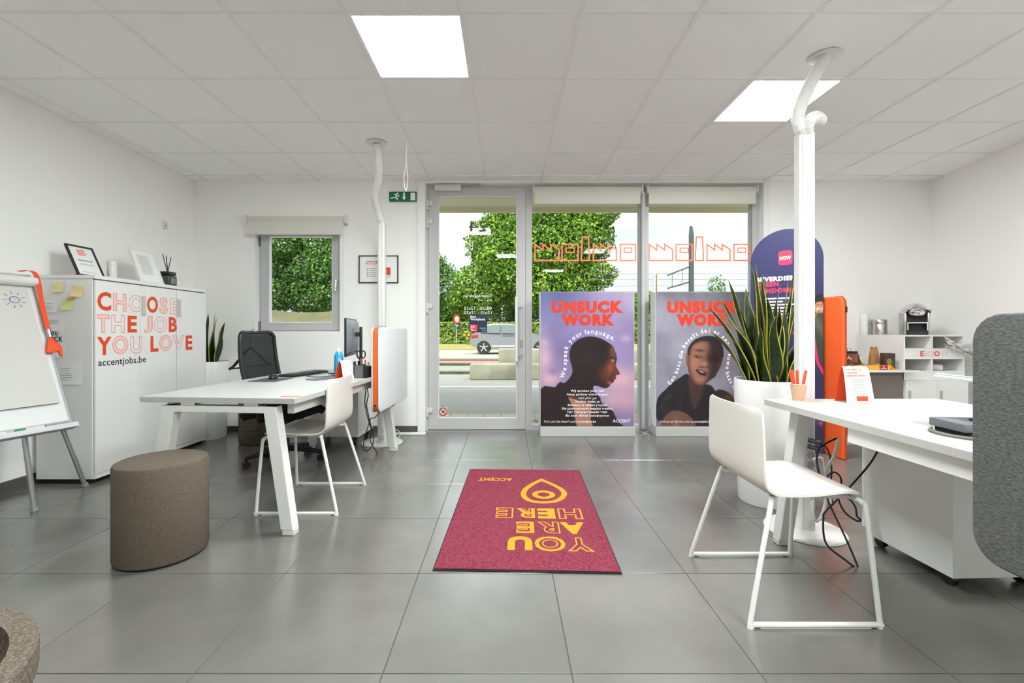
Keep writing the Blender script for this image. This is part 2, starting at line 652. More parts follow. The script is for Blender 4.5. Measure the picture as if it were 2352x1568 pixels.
def fabric_glow(name, rgb, k):
    """thin cloth that lets some daylight through"""
    m = bpy.data.materials.new(name)
    m.use_nodes = True
    t = m.node_tree
    b = t.nodes['Principled BSDF']
    b.inputs['Base Color'].default_value = tuple(lin(rgb)) + (1,)
    b.inputs['Roughness'].default_value = .85
    tr = t.nodes.new('ShaderNodeBsdfTranslucent')
    tr.inputs[0].default_value = tuple(lin(rgb)) + (1,)
    mx = t.nodes.new('ShaderNodeMixShader')
    mx.inputs[0].default_value = k
    t.links.new(b.outputs[0], mx.inputs[1])
    t.links.new(tr.outputs[0], mx.inputs[2])
    t.links.new(mx.outputs[0], t.nodes['Material Output'].inputs[0])
    MATS[name] = m
    return m

# ================================================================== THE ROOM
ZC, XL, YB, YF, YR = 2.708, -3.37, 4.93, 5.0, -4.0
RW_S, RW_X = 0.176, 4.61
def XR(y): return RW_X + RW_S * (y - YB)
def clip(poly, a, b, c):
    out = []
    for i in range(len(poly)):
        p, q = poly[i], poly[(i + 1) % len(poly)]
        dp, dq = a * p[0] + b * p[1] - c, a * q[0] + b * q[1] - c
        if dp <= 0: out.append(p)
        if (dp < 0) != (dq < 0) and abs(dp - dq) > 1e-12:
            t = dp / (dp - dq)
            out.append((p[0] + t * (q[0] - p[0]), p[1] + t * (q[1] - p[1])))
    return out
def area(poly):
    return abs(sum(poly[i][0] * poly[(i + 1) % len(poly)][1] - poly[(i + 1) % len(poly)][0] * poly[i][1] for i in range(len(poly)))) / 2 if len(poly) > 2 else 0
def room_clip(poly, e=0.002):
    for h in ((-1, 0, -XL - e), (0, 1, YB - e), (0, -1, -YR - e), (1, -RW_S, RW_X - RW_S * YB - e)):
        poly = clip(poly, *h)
        if len(poly) < 3: return []
    return poly

# floor: grout bed with single tiles
fl = B().prism([(XL - 0.3, YR - 0.3), (XR(YR) + 0.3, YR - 0.3), (XR(5.2) + 0.3, 5.2), (XL - 0.3, 5.2)], -0.12, -0.0025).build('floor', M_GROUT)
tag(fl, 'grey concrete-look tile floor with thin dark joints', 'floor', kind='structure')
TX, TY, FX, FY = 0.6, 0.598, 0.21, 1.446
tile_me = None
def pmesh(name, poly, z0, z1, bev):
    return B().prism(poly, z0, z1).mesh(name, smooth=0, bevel=(bev, 1) if bev else None)
for i in range(-7, 9):
    for j in range(-10, 7):
        x0, y0 = FX + TX * i, FY + TY * j
        g = 0.0017
        rect = [(x0 + g, y0 + g), (x0 + TX - g, y0 + g), (x0 + TX - g, y0 + TY - g), (x0 + g, y0 + TY - g)]
        cp = room_clip(rect)
        if area(cp) < 0.003: continue
        if area(cp) > area(rect) - 1e-4:
            if tile_me is None:
                tile_me = pmesh('floor_tile', [(g, g), (TX - g, g), (TX - g, TY - g), (g, TY - g)], -0.012, 0.0, 0.0008)
            o = put('floor_tile', tile_me, M_FLOOR, fl)
            o.location = (x0, y0, 0)
        else:
            put('floor_tile', pmesh('floor_tile', cp, -0.012, 0.0, 0), M_FLOOR, fl)
B().box(-0.934, 2.81, YB + 0.001, 5.2, -0.012, 0.0).build('threshold', mat('grey_threshold', (150, 148, 144), 0.4), fl, smooth=0)

# ceiling: slab, hung grid, single tiles, light panels
ce = B().prism([(XL - 0.3, YR - 0.3), (XR(YR) + 0.3, YR - 0.3), (XR(5.3) + 0.3, 5.3), (XL - 0.3, 5.3)], ZC + 0.022, ZC + 0.25).build('ceiling', M_CEIL, smooth=0)
tag(ce, 'white suspended ceiling of square tiles in a slim grid', 'ceiling', kind='structure')
CTX, CTY, CGX, CGY = 0.602, 0.608, -0.215, 2.32
PANELS = {(-1, 0): 'white square light panel in the ceiling nearest the camera, left of the middle',
          (3, 1): 'white square light panel in the ceiling behind the white conduit by the right desk',
          (0, -4): 'white square light panel in the ceiling above the camera',
          (3, -3): 'white square light panel in the ceiling above the grey felt screen',
          (2, -8): 'white square light panel in the ceiling at the rear right of the room'}
ctile = None
for i in range(-6, 9):
    for j in range(-11, 5):
        if (i, j) in PANELS: continue
        x0, y0 = CGX + CTX * i, CGY + CTY * j
        g = 0.004
        rect = [(x0 + g, y0 + g), (x0 + CTX - g, y0 + g), (x0 + CTX - g, y0 + CTY - g), (x0 + g, y0 + CTY - g)]
        cp = room_clip(rect)
        if area(cp) < 0.003: continue
        if area(cp) > area(rect) - 1e-4:
            if ctile is None:
                ctile = pmesh('ceiling_tile', [(g, g), (CTX - g, g), (CTX - g, CTY - g), (g, CTY - g)], 0.006, 0.02, 0.002)
            o = put('ceiling_tile', ctile, M_CEIL, ce)
            o.location = (x0, y0, ZC)
        else:
            put('ceiling_tile', pmesh('ceiling_tile', cp, ZC + 0.006, ZC + 0.02, 0), M_CEIL, ce)
for i in range(-5, 9):
    x = CGX + CTX * i
    y1 = YB - 0.002
    y0 = max(YR + 0.002, YB + (x + 0.02 - RW_X) / RW_S)
    if y1 - y0 > 0.2:
        B().box(x - 0.011, x + 0.011, y0, y1, ZC, ZC + 0.012).build('grid_bar', M_GRID, ce, smooth=0)
for j in range(-10, 5):
    y = CGY + CTY * j
    B().box(XL + 0.003, XR(y - .02) - 0.005, y - 0.009, y + 0.009, ZC + 0.0005, ZC + 0.012).build('grid_bar', M_GRID, ce, smooth=0)
B().box(-0.93, 2.81, YB + 0.001, 5.28, ZC - 0.012, ZC + 0.02).build('soffit', M_CEIL, ce, smooth=0)
M_LAMP = emit_mat('lit_diffuser', (248, 255, 254), LAMP)
for (i, j), lab in PANELS.items():
    t = thing('ceiling_light', lab, 'ceiling light', (CGX + CTX * (i + .5), CGY + CTY * (j + .5), ZC), 0, 'square light panels set in the ceiling')
    hx, hy = CTX / 2 - 0.011, CTY / 2 - 0.0095
    B().box(-hx + 0.012, hx - 0.012, -hy + 0.012, hy - 0.012, 0.006, 0.012).build('diffuser', M_LAMP, t, smooth=0)
    fr = B()
    fr.box(-hx, hx, -hy, -hy + 0.012, 0.001, 0.014).box(-hx, hx, hy - 0.012, hy, 0.001, 0.014)
    fr.box(-hx, -hx + 0.012, -hy + 0.012, hy - 0.012, 0.001, 0.014).box(hx - 0.012, hx, -hy + 0.012, hy - 0.012, 0.001, 0.014)
    fr.build('frame', M_GRID, t, smooth=0)

# walls
WX0, WX1, WZ0, WZ1 = -2.717, -1.797, 1.085, 2.23
wb = B()
wb.box(XL - 0.25, WX0, YB, 5.28, -0.1, ZC + 0.2).box(WX1, -0.934, YB, 5.28, -0.1, ZC + 0.2)
wb.box(WX0, WX1, YB, 5.28, -0.1, WZ0).box(WX0, WX1, YB, 5.28, WZ1, ZC + 0.2)
wb.box(2.81, 5.1, YB, 5.28, -0.1, ZC + 0.2)
tag(wb.build('wall_back', M_WALL, smooth=0), 'white painted front wall with the shop front opening and a small window', 'wall', kind='structure')
tag(B().box(XL - 0.25, XL, YR - 0.2, YB, -0.1, ZC + 0.2).build('wall_left', M_WALL, smooth=0), 'plain white painted wall behind the storage cupboard', 'wall', kind='structure')
tag(B().prism([(XR(YR - .2), YR - .2), (XR(YR - .2) + .25, YR - .2), (XR(YB) + .25, YB), (XR(YB), YB)], -0.1, ZC + 0.2).build('wall_right', M_WALL, smooth=0),
    'plain white painted wall beside the coffee corner', 'wall', kind='structure')
tag(B().box(XL - 0.2, XR(YR) + 0.2, YR - 0.2, YR, -0.1, ZC + 0.2).build('wall_rear', M_WALL, smooth=0), 'white wall behind the camera', 'wall', kind='structure')
tag(B().box(XL, XL + 0.012, YR, YB - 0.012, 0.0, 0.075).build('baseboard_left', M_SKIRT, smooth=0), 'dark grey skirting along the wall of the cupboard', 'baseboard', kind='structure')
tag(B().box(XL, -0.95, YB - 0.012, YB, 0.0, 0.06).build('baseboard_back', M_SKIRT, smooth=0), 'dark grey skirting under the small window', 'baseboard', kind='structure')
tag(B().box(2.86, XR(YB) - 0.02, YB - 0.012, YB, 0.0, 0.06).build('baseboard_right', M_SKIRT, smooth=0), 'dark grey skirting behind the coffee corner', 'baseboard', kind='structure')
tag(B().box(-0.948, -0.866, 4.905, 5.05, 0.0, ZC - 0.013).build('trim_1', mat('white_trim', (238, 238, 236), 0.5), smooth=0, bevel=(0.002, 1)), 'white upright trim beside the glass door', 'trim', kind='structure')
tag(B().box(2.79, 2.86, 4.915, 5.05, 0.0, ZC - 0.013).build('trim_2', MATS['white_trim'], smooth=0, bevel=(0.002, 1)), 'white upright trim at the right end of the shop front', 'trim', kind='structure')

# small window
w1 = thing('window_1', 'small grey framed tilt window above the office chair', 'window', (-2.257, 5.03, WZ0), kind='structure')
def ring(b, x0, x1, z0, z1, ix0, ix1, iz0, iz1, y0, y1):
    b.box(x0, ix0, y0, y1, z0, z1).box(ix1, x1, y0, y1, z0, z1).box(ix0, ix1, y0, y1, z0, iz0).box(ix0, ix1, y0, y1, iz1, z1)
    return b
ox, oz = -2.257, WZ0
M_SASH = mat('pale_grey_window_frame', (192, 192, 196), 0.4)
ring(B(), WX0 - ox, WX1 - ox, 0.0, WZ1 - oz, WX0 + .02 - ox, WX1 - .02 - ox, .02, WZ1 - .02 - oz, -0.005, 0.06).build('window_frame', M_SASH, w1, smooth=0)
ring(B(), WX0 + .018 - ox, WX1 - .012 - ox, .012, WZ1 - .015 - oz, -2.612 - ox, -1.908 - ox, .095, 1.05, -0.018, 0.05).build('sash', M_SASH, w1, smooth=0, bevel=(0.003, 1))
ring(B(), -2.612 - ox, -1.908 - ox, .095, 1.05, -2.597 - ox, -1.918 - ox, .104, 1.04, -0.008, 0.03).build('glazing_bead', mat('white_bead', (245, 246, 250), 0.35), w1, smooth=0)
B().box(-2.6 - ox, -1.915 - ox, 0.018, 0.024, .1, 1.045).build('pane', M_GLASS, w1, smooth=0)
hd = B().cbox((-1.858 - ox, -.022, .54), (.022, .012, .07)).tube([(-1.858 - ox, -.03, .55), (-1.858 - ox, -.05, .55)], .009).tube([(-1.858 - ox, -.05, .56), (-1.862 - ox, -.052, .44)], .009)
hd.build('handle', M_CHROME, w1)
hg = B().cbox((WX0 + .008 - ox, -.02, .045), (.016, .02, .13)).cbox((WX0 + .008 - ox, -.02, .99), (.014, .02, .1))
hg.build('hinge', mat('grey_hinge', (120, 118, 116), 0.4), w1)

# door
d1 = thing('door_1', 'tall grey aluminium glass entrance door with a vertical pull bar', 'door', (-0.31, YF, 0), kind='structure')
dx = -0.31
fr = B()
fr.box(-.866 - dx, -.848 - dx, 0.0, .07, 0, 2.695).box(.222 - dx, .292 - dx, 0.0, .09, 0, 2.695).box(-.848 - dx, .222 - dx, 0, .07, 2.664, 2.695)
fr.build('frame', M_ALU, d1, smooth=0)
leaf = ring(B(), -.845 - dx, .218 - dx, .008, 2.66, -.737 - dx, .124 - dx, .131, 2.571, -.006, .06)
lf = leaf.build('leaf', M_ALU, d1, smooth=0, bevel=(.002, 1))
B().box(-.737 - dx, .124 - dx, .022, .030, .131, 2.571).build('pane', M_GLASS, lf, smooth=0)
ring(B(), -.737 - dx, .124 - dx, .131, 2.571, -.729 - dx, .116 - dx, .139, 2.563, .0, .02).build('gasket', mat('pale_gasket', (222, 222, 222), .5), lf, smooth=0)
for zc in (2.466, 2.27, 1.34, .20):
    B().cbox((-.853 - dx, -.025, zc), (.022, .03, .11)).cbox((-.822 - dx, -.016, zc + .02), (.05, .018, .055)).build('hinge', mat('pale_grey_hinge', (205, 204, 202), .4), d1, bevel=(.004, 2))
cl = B().box(-.77 - dx, -.485 - dx, -.06, -.008, 2.615, 2.68).build('door_closer', mat('silver_closer', (214, 213, 211), .4), d1, bevel=(.006, 2))
B().box(-.70 - dx, -.27 - dx, -.045, -.015, 2.682, 2.693).build('closer_rail', mat('grey_rail', (176, 175, 173), .35), d1, smooth=0)
pb = B().tube([(.118 - dx, -.07, .76), (.118 - dx, -.07, 1.46)], .016, 12)
hb = pb.build('pull_bar', mat('pale_bar', (222, 221, 222), .3), d1)
for zc in (.83, 1.355):
    B().tube([(.118 - dx, -.07, zc), (.165 - dx, -.05, zc), (.172 - dx, -.006, zc)], .010).build('bar_bracket', M_ALU, hb)
B().cbox((.175 - dx, -.010, .945), (.026, .012, .085)).build('lock', mat('lock_plate', (150, 145, 146), .4), d1, bevel=(.005, 2))
def dpl(px, py, y=YF + .018): return P(px, py, y)
# stickers and mirrored print on the door glass
Md = Matrix.Translation((-dx, -YF, 0))
def door_text(name, t, x0, x1, y0, y1, m, bold=0., mirror=True):
    a, c = dpl(x0, y1), dpl(x1, y0)
    b = B()
    text_in(b, t, Md @ FRONT(0, YF + .0185, 0), a.x, a.z, c.x - a.x, c.z - a.z, bold, mirror=mirror)
    return b.build(name, m, lf, smooth=0)
M_ETCH = mat('white_vinyl', (235, 238, 232), .6)
door_text('house_number', '24', 1077, 1119, 507, 531, mat('dark_vinyl', (70, 72, 68), .6))
door_text('opening_hours', 'Openingsuren', 1064, 1129, 676, 684, M_ETCH, .012)
door_text('opening_hours', 'ma - vrij', 1098, 1129, 687, 693, M_ETCH, .012)
door_text('opening_hours', '08u30 - 12u15', 1066, 1129, 704, 711, M_ETCH)
door_text('opening_hours', '13u15 - 17u30', 1066, 1129, 714, 721, M_ETCH)
a, c = dpl(1078, 763), dpl(1119, 722)
MS = Md @ FRONT(0, YF + .017, 0)
st = B().box(a.x, c.x, a.z, c.z, -.001, .001, MS).build('award_sticker', mat('navy_sticker', (24, 34, 66), .4), lf, smooth=0)
w_, h_ = c.x - a.x, c.z - a.z
b = B(); text_in(b, 'Best', MS, a.x + .06 * w_, a.z + .82 * h_, .31 * w_, .12 * h_, .03, z=.002); text_in(b, 'Workplaces', MS, a.x + .06 * w_, a.z + .63 * h_, .82 * w_, .17 * h_, .03, z=.002)
b.build('lettering', M_WINK, st, smooth=0)
B().box(a.x + .05 * w_, a.x + .45 * w_, a.z + .05 * h_, a.z + .43 * h_, .001, .002, MS).build('red_panel', M_RED, st, smooth=0)
b = B()
for k, s_ in enumerate(('Great', 'Place', 'To', 'Work.')):
    text_line(b, s_, MS, a.x + .08 * w_, a.z + (.335 - .085 * k) * h_, .10 * h_, .02, z=.003)
b.build('lettering', M_WINK, st, smooth=0)
b = B(); rules(b, MS, a.x + .58 * w_, a.x + .94 * w_, [a.z + .21 * h_], .05 * h_, .003, 0); b.build('fine_print', M_GREYINK, st, smooth=0)
b = B(); text_in(b, '2021', MS, a.x + .68 * w_, a.z + .05 * h_, .26 * w_, .11 * h_, .02, z=.003)
b.build('lettering', mat('cyan_print', (70, 175, 205), .5), st, smooth=0)
q = dpl(1018, 945)
b = B().box(q.x - .048, q.x + .048, q.z - .048, q.z + .048, -.001, .001, MS)
st2 = b.build('prohibition_sticker', mat('clear_sticker', (205, 200, 190), .5), lf, smooth=0)
b = B(); b.tube([(q.x + .042 * math.cos(k * .2618), q.z + .042 * math.sin(k * .2618), .002) for k in range(24)], .005, 6, True, M=MS)
b.tube([(q.x - .03, q.z + .03, .002), (q.x + .03, q.z - .03, .002)], .004, 6, M=MS)
b.build('red_ring', mat('dark_red_print', (178, 28, 40), .5), st2)
b = B(); b.prism([(q.x - .024, q.z - .018), (q.x - .004, q.z - .006), (q.x + .004, q.z - .02), (q.x + .012, q.z - .002), (q.x + .026, q.z + .012), (q.x + .01, q.z + .01), (q.x - .01, q.z + .004)], .0012, .0018, MS)
b.build('dog_symbol', mat('dark_symbol', (70, 66, 60), .6), st2, smooth=0)

# shop front panes
def shop_window(name, lab, x0, x1):
    c = (x0 + x1) / 2
    t = thing(name, lab, 'window', (c, YF, 0), kind='structure')
    h = (x1 - x0) / 2
    B().box(-h, h, 0, .09, 0, .055).box(-h, h, 0, .09, 2.62, 2.695).build('window_frame', M_ALU, t, smooth=0)
    B().box(-h, h, .022, .030, .055, 2.62).build('pane', M_GLASS, t, smooth=0)
    return t
w2 = shop_window('window_2', 'tall fixed shop window pane behind the purple poster', .292, 1.475)
w3 = shop_window('window_3', 'tall fixed shop window pane behind the grey poster', 1.575, 2.715)
mu = B().box(1.475, 1.515, -.0, .09, 0, 2.695).box(1.535, 1.575, 0, .09, 0, 2.695).box(1.515, 1.535, .02, .08, 0, 2.695)
mu.tube([(1.50, -.045, .03), (1.50, -.045, 2.60)], .022, 12)
mo = mu.build('trim_3', M_ALU); mo.location = (0, YF, 0)
tag(mo, 'grey mullion with a slim white pipe between the two posters', 'trim', kind='structure')
po = B().box(2.715, 2.79, 0, .09, 0, 2.695).build('trim_4', M_ALU, smooth=0); po.location = (0, YF, 0)
tag(po, 'grey frame post at the right end of the shop windows', 'trim', kind='structure')
# factory outline decals on the shop windows
M_DECAL = mat('orange_vinyl', (243, 130, 92), .5)
def ribbon(b, pts, w, M, closed=True, z=0.):
    """a flat band of even width along a line, mitred at the corners"""
    pts = [Vector((p[0], p[1])) for p in pts]
    n = len(pts)
    vs = []
    for i in range(n):
        a, c = (pts[i] - pts[i - 1]), (pts[(i + 1) % n] - pts[i])
        if not closed and i == 0: a = c
        if not closed and i == n - 1: c = a
        a, c = a.normalized(), c.normalized()
        m_ = Vector((-a.y - c.y, a.x + c.x))
        m_ = m_.normalized() if m_.length > 1e-6 else Vector((-a.y, a.x))
        k = 1 / max(.45, m_.dot(Vector((-a.y, a.x))))
        vs += [(pts[i].x - m_.x * k * w / 2, pts[i].y - m_.y * k * w / 2, z), (pts[i].x + m_.x * k * w / 2, pts[i].y + m_.y * k * w / 2, z)]
    fs = [(2 * i, 2 * ((i + 1) % n), 2 * ((i + 1) % n) + 1, 2 * i + 1) for i in range(n if closed else n - 1)]
    b.add(vs, fs, M)
def decal(win, kind, x0, x1):
    cx = win.location.x
    pt = lambda px, py: (P(px, py, YF + .02).x - cx, P(px, py, YF + .02).z)
    w = x1 - x0
    b = B()
    M = frame((0, .0205, 0), (1, 0, 0), (0, 0, 1))
    L = lambda u, py: pt(x0 + u * w, py)
    if kind == 'factory':
        ribbon(b, [L(0, 598), L(0, 561), L(.33, 574), L(.33, 561), L(.66, 574), L(.66, 561), L(1, 573), L(1, 598)], .016, M)
    elif kind == 'house':
        ribbon(b, [L(0, 598), L(0, 561), L(1, 561), L(1, 598)], .016, M)
        ribbon(b, [L(.25, 579.5), L(.25, 569.5), L(.75, 569.5), L(.75, 579.5)], .013, M)
    else:
        ribbon(b, [L(0, 598), L(.13, 544), L(.87, 544), L(1, 598)], .016, M)
    b.build('factory_decal', M_DECAL, win, smooth=0)
for k, x0, x1 in (('factory', 1229, 1284), ('house', 1291, 1328), ('chimney', 1335, 1354), ('factory', 1363, 1416), ('house', 1425, 1460)): decal(w2, k, x0, x1)
for k, x0, x1 in (('factory', 1491, 1545), ('house', 1553, 1590), ('chimney', 1597, 1616), ('factory', 1624, 1677), ('house', 1686, 1722)): decal(w3, k, x0, x1)
b = B(); a, c = P(1224, 970, YF + .02), P(1238, 962, YF + .02)
text_in(b, 'HR', frame((-w2.location.x, .0205, 0), (1, 0, 0), (0, 0, 1)), a.x + .005, a.z, .05, c.z - a.z, 0, mirror=True)
b.build('window_lettering', mat('dark_vinyl2', (90, 85, 80), .6), w2, smooth=0)

# roller blinds
M_BLIND = fabric_glow('cream_blind_fabric', (242, 240, 233), .35)
def blind(lab, x0, x1, zt, zb, y, wall):
    c = (x0 + x1) / 2; h = (x1 - x0) / 2
    t = thing('roller_blind', lab, 'blind', (c, y, zb), group='cream roller blinds rolled up')
    H = zt - zb
    M = frame((-h, 0, 0), (0, -1, 0), (0, 0, 1))
    prof = [(.035, H), (.035, H - .06), (.028, H - .085), (-.02, H - .085), (-.028, H - .06), (-.028, H - .01), (-.015, H)]
    B().tube([(-h + .015, 0, H - .045), (h - .015, 0, H - .045)], .036, 16).build('roller', M_BLIND, t)
    B().box(-h + .02, h - .03, -.028, -.024, .014, H - .04).build('blind_fabric', M_BLIND, t, smooth=0)
    B().box(-h + .02, h - .03, -.034, -.018, 0, .016).build('bottom_bar', M_BLIND, t, bevel=(.003, 1))
    for s in (-1, 1):
        xx = s * (h - .008)
        B().box(xx - .007, xx + .007, -.042, wall, H - .088, H).build('end_bracket', M_PLAST, t, bevel=(.003, 1))
    return t
blind('cream roller blind above the small window', -2.77, -1.70, 2.325, 2.115, 4.875, .054)
blind('cream roller blind at the top of the shop window next to the door', .296, 1.49, 2.665, 2.462, 4.945, .054)
blind('cream roller blind at the top of the right-hand shop window', 1.53, 2.735, 2.665, 2.462, 4.945, .054)
b_ch = B().tube([(-1.725, 4.85, 2.25), (-1.725, 4.85, 1.3), (-1.735, 4.85, 1.26), (-1.745, 4.85, 1.3), (-1.745, 4.85, 2.25)], .002, 5)
tag(b_ch.build('blind_chain', M_PLAST), 'thin white bead chain hanging from the small window blind', 'blind chain')

# wall things
e = thing('exit_sign', 'green emergency exit sign with running figure above the door side', 'exit sign', (-1.108, 4.925, 2.485))
B().box(-.147, .147, -.02, .0, 0, .105).build('sign_body', mat('exit_green', (4, 104, 62), .4), e, bevel=(.003, 1))
ME = frame((0, -.0215, 0), (1, 0, 0), (0, 0, 1))
M_SGN = mat('sign_white', (235, 245, 238), .5)
B().prism([(.085, .012), (.135, .012), (.135, .093), (.085, .093)], 0, .001, ME).build('door_symbol', M_SGN, e, smooth=0)
B().prism([(.005, .095), (.025, .095), (.025, .045), (.038, .045), (.015, .012), (-.008, .045), (.005, .045)], 0, .001, ME).build('arrow_symbol', M_SGN, e, smooth=0)
b = B()
b.ball((-.055, .085, 0), (.011, .011, .001), 12, 6, ME)
b.prism([(-.095, .075), (-.085, .082), (-.06, .073), (-.048, .060), (-.03, .066), (-.03, .058), (-.05, .048), (-.06, .055), (-.066, .042), (-.052, .034), (-.052, .012), (-.062, .012), (-.064, .028), (-.082, .034), (-.1, .034), (-.13, .028), (-.13, .038), (-.098, .046), (-.082, .046), (-.074, .06), (-.085, .068)], 0, .001, ME)
b.build('running_figure', M_SGN, e, smooth=0)
b = B().tube(cr_path([(-.843, 3.865, ZC - .001), (-.846, 3.86, 2.5), (-.862, 3.86, 2.38), (-.845, 3.86, 2.275), (-.828, 3.86, 2.38), (-.838, 3.862, 2.5), (-.841, 3.865, ZC - .001)], 6), .003, 6)
cbl = b.build('hanging_cable', M_PLAST); tag(cbl, 'white cable loop hanging from the ceiling near the exit sign', 'cable')
t = thing('wall_frame', 'black framed welcome notice hanging on the wall behind the conduit', 'picture frame', (-1.372, YB, 1.607))
ring(B(), -.213, .213, 0, .297, -.203, .203, .01, .287, -.02, -.001).build('frame', M_BLACK, t, smooth=0)
B().box(-.204, .204, -.012, -.004, .009, .288).build('sheet', M_PAPER, t, smooth=0)
MF = frame((0, -.0128, 0), (1, 0, 0), (0, 0, 1))
b = B(); text_in(b, 'WELKOM', MF, -.135, .222, .13, .018, .03); text_in(b, 'BIJ ACCENT', MF, -.135, .198, .15, .018, .03)
b.build('lettering', mat('crimson_print', (205, 45, 70), .5), t, smooth=0)
b = B()
for k in range(5): b.ball((-.121, .155 - k * .022, 0), (.006, .006, .0006), 10, 4, MF)
b.build('bullet_mark', MATS['crimson_print'], t)
b = B(); rules(b, MF, -.108, -.02, [.152 - k * .022 for k in range(5)], .006); b.build('fine_print', M_GREYINK, t, smooth=0)
b = B().prism([(.065, .085), (.13, .085), (.13, .168), (.065, .168)], 0, .0006, MF); b.build('orange_card', mat('card_red', (214, 74, 52), .5), t, smooth=0)
b = B().prism([(.072, .15), (.1, .15), (.1, .16), (.072, .16)], .0007, .0009, MF); text_in(b, 'Accent', MF, .065, .062, .062, .013, .02); b.build('lettering', M_INK, t, smooth=0)
s_ = thing('wall_switch', 'small white wall switch high on the left wall', 'wall switch', (XL, 4.5, 2.10))
B().box(0.0005, .010, -.03, .03, 0, .075).build('cover_plate', M_PLAST, s_, bevel=(.003, 2))
B().tube([(.010, 0, .03), (.016, 0, .03)], .012, 12).build('button', mat('grey_button', (190, 188, 182), .5), s_)

# ================================================================== FURNITURE AND SMALL THINGS
def root_of(o):
    while o.parent is not None: o = o.parent
    return o
def Wb(b, name, m, parent, smooth=35, bevel=None):
    """build shapes given in world coordinates as a part of a thing"""
    r = root_of(parent)
    M = Matrix.Translation(r.location) @ Matrix.Rotation(r.rotation_euler[2], 4, 'Z')
    me = b.mesh(name, smooth, bevel)
    me.transform(M.inverted())
    return put(name, me, m, parent)

# ---------------------------------------------------------------- storage cupboard
CF = -2.915
cab = thing('storage_cabinet', 'tall white three-door storage cupboard with orange lettering against the left wall', 'cabinet', (-3.12, 3.83, 0))
Wb(B().box(-3.335, -2.936, 3.232, 4.428, .035, 1.458), 'body', M_WHITE, cab, smooth=0, bevel=(.0015, 1))
Wb(B().box(-3.335, -2.912, 3.23, 4.43, 1.46, 1.487), 'top', M_WHITE, cab, smooth=0, bevel=(.0015, 1))
Wb(B().box(-3.33, -2.95, 3.25, 4.41, 0, .035), 'plinth', M_BLACK, cab, smooth=0)
Wb(B().box(-2.935, -2.915, 3.232, 4.428, .036, .066), 'bottom_rail', M_WHITE, cab, smooth=0)
for k in range(3):
    y0 = 3.234 + .3987 * k
    d = Wb(B().box(-2.931, CF, y0 + (.0015, .0015, .005)[k], y0 + (.3975, .394, .3975)[k], .069, 1.452), 'door', M_WHITE, cab, smooth=0, bevel=(.001, 1))
    if k:
        Wb(B().box(CF, CF + .012, y0 + .012, y0 + .044, 1.215, 1.368), 'handle', mat('grey_handle', (196, 195, 192), .4), d, bevel=(.002, 1))
MC = frame((CF + .0008, 0, 0), (0, 1, 0), (0, 0, 1))
def cab_letter(b, ch, x0, x1, y0, y1, bold, outline, z):
    s = 280 / 1996.
    X0, X1, Y0, Y1 = 200 + x0 * s, 200 + x1 * s, 640 + y0 * s, 640 + y1 * s
    ya, yb = CF * F / (X0 - CX), CF * F / (X1 - CX)
    ym = (ya + yb) / 2
    za, zb = CZ - (Y1 - CY) * ym / F, CZ - (Y0 - CY) * ym / F
    text_in(b, ch, MC, ya, za, yb - ya, zb - za, bold, outline, z)
LET = [('C', 165, 395, 213, 523, 's'), ('H', 425, 640, 240, 530, 'p'), ('O', 680, 918, 265, 548, 'o'), ('O', 978, 1160, 290, 560, 's'), ('S', 1185, 1318, 308, 572, 'p'), ('E', 1355, 1505, 325, 575, 'o'),
       ('T', 158, 365, 585, 885, 'p'), ('H', 398, 610, 592, 882, 'o'), ('E', 662, 815, 605, 878, 's'), ('J', 930, 1068, 612, 885, 'p'), ('O', 1095, 1303, 618, 880, 'o'), ('B', 1337, 1470, 628, 872, 's'),
       ('Y', 160, 400, 950, 1248, 's'), ('O', 413, 672, 930, 1232, 'p'), ('U', 708, 900, 942, 1222, 'o'), ('L', 1037, 1168, 938, 1195, 's'), ('O', 1180, 1388, 920, 1183, 'p'), ('V', 1400, 1590, 930, 1167, 'o'), ('E', 1612, 1722, 928, 1162, 's')]
for ch, x0, x1, y0, y1, st in LET:
    if st == 's':
        b = B(); cab_letter(b, ch, x0, x1, y0, y1, .035, 0, 0); Wb(b, 'letter', M_ORANGE, cab, smooth=0)
    else:
        b = B(); cab_letter(b, ch, x0, x1, y0, y1, .03, .011, .0002); lo = Wb(b, 'letter', M_SALMON, cab, smooth=0)
        if st == 'p':
            b = B(); cab_letter(b, ch, x0, x1, y0, y1, .03, 0, 0); Wb(b, 'letter_fill', M_PINK, lo, smooth=0)
b = B(); cab_letter(b, 'accentjobs.be', 180, 962, 1288, 1432, .012, 0, 0); Wb(b, 'web_address', M_INK, cab, smooth=0)

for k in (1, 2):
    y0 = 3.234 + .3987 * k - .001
    Wb(B().box(-2.9358, -2.9335, y0 - .008, y0 + .008, .069, 1.454), 'door_gap_shade', mat('grey_gap_shade', (120, 119, 116), .6), cab, smooth=0)  # added grey strip behind the gap, joint shade put into its colour
Wb(B().box(-2.9355, -2.9335, 3.236, 4.424, 1.448, 1.459), 'door_gap_shade', MATS['grey_gap_shade'], cab, smooth=0)  # same painted shade along the gap below the top

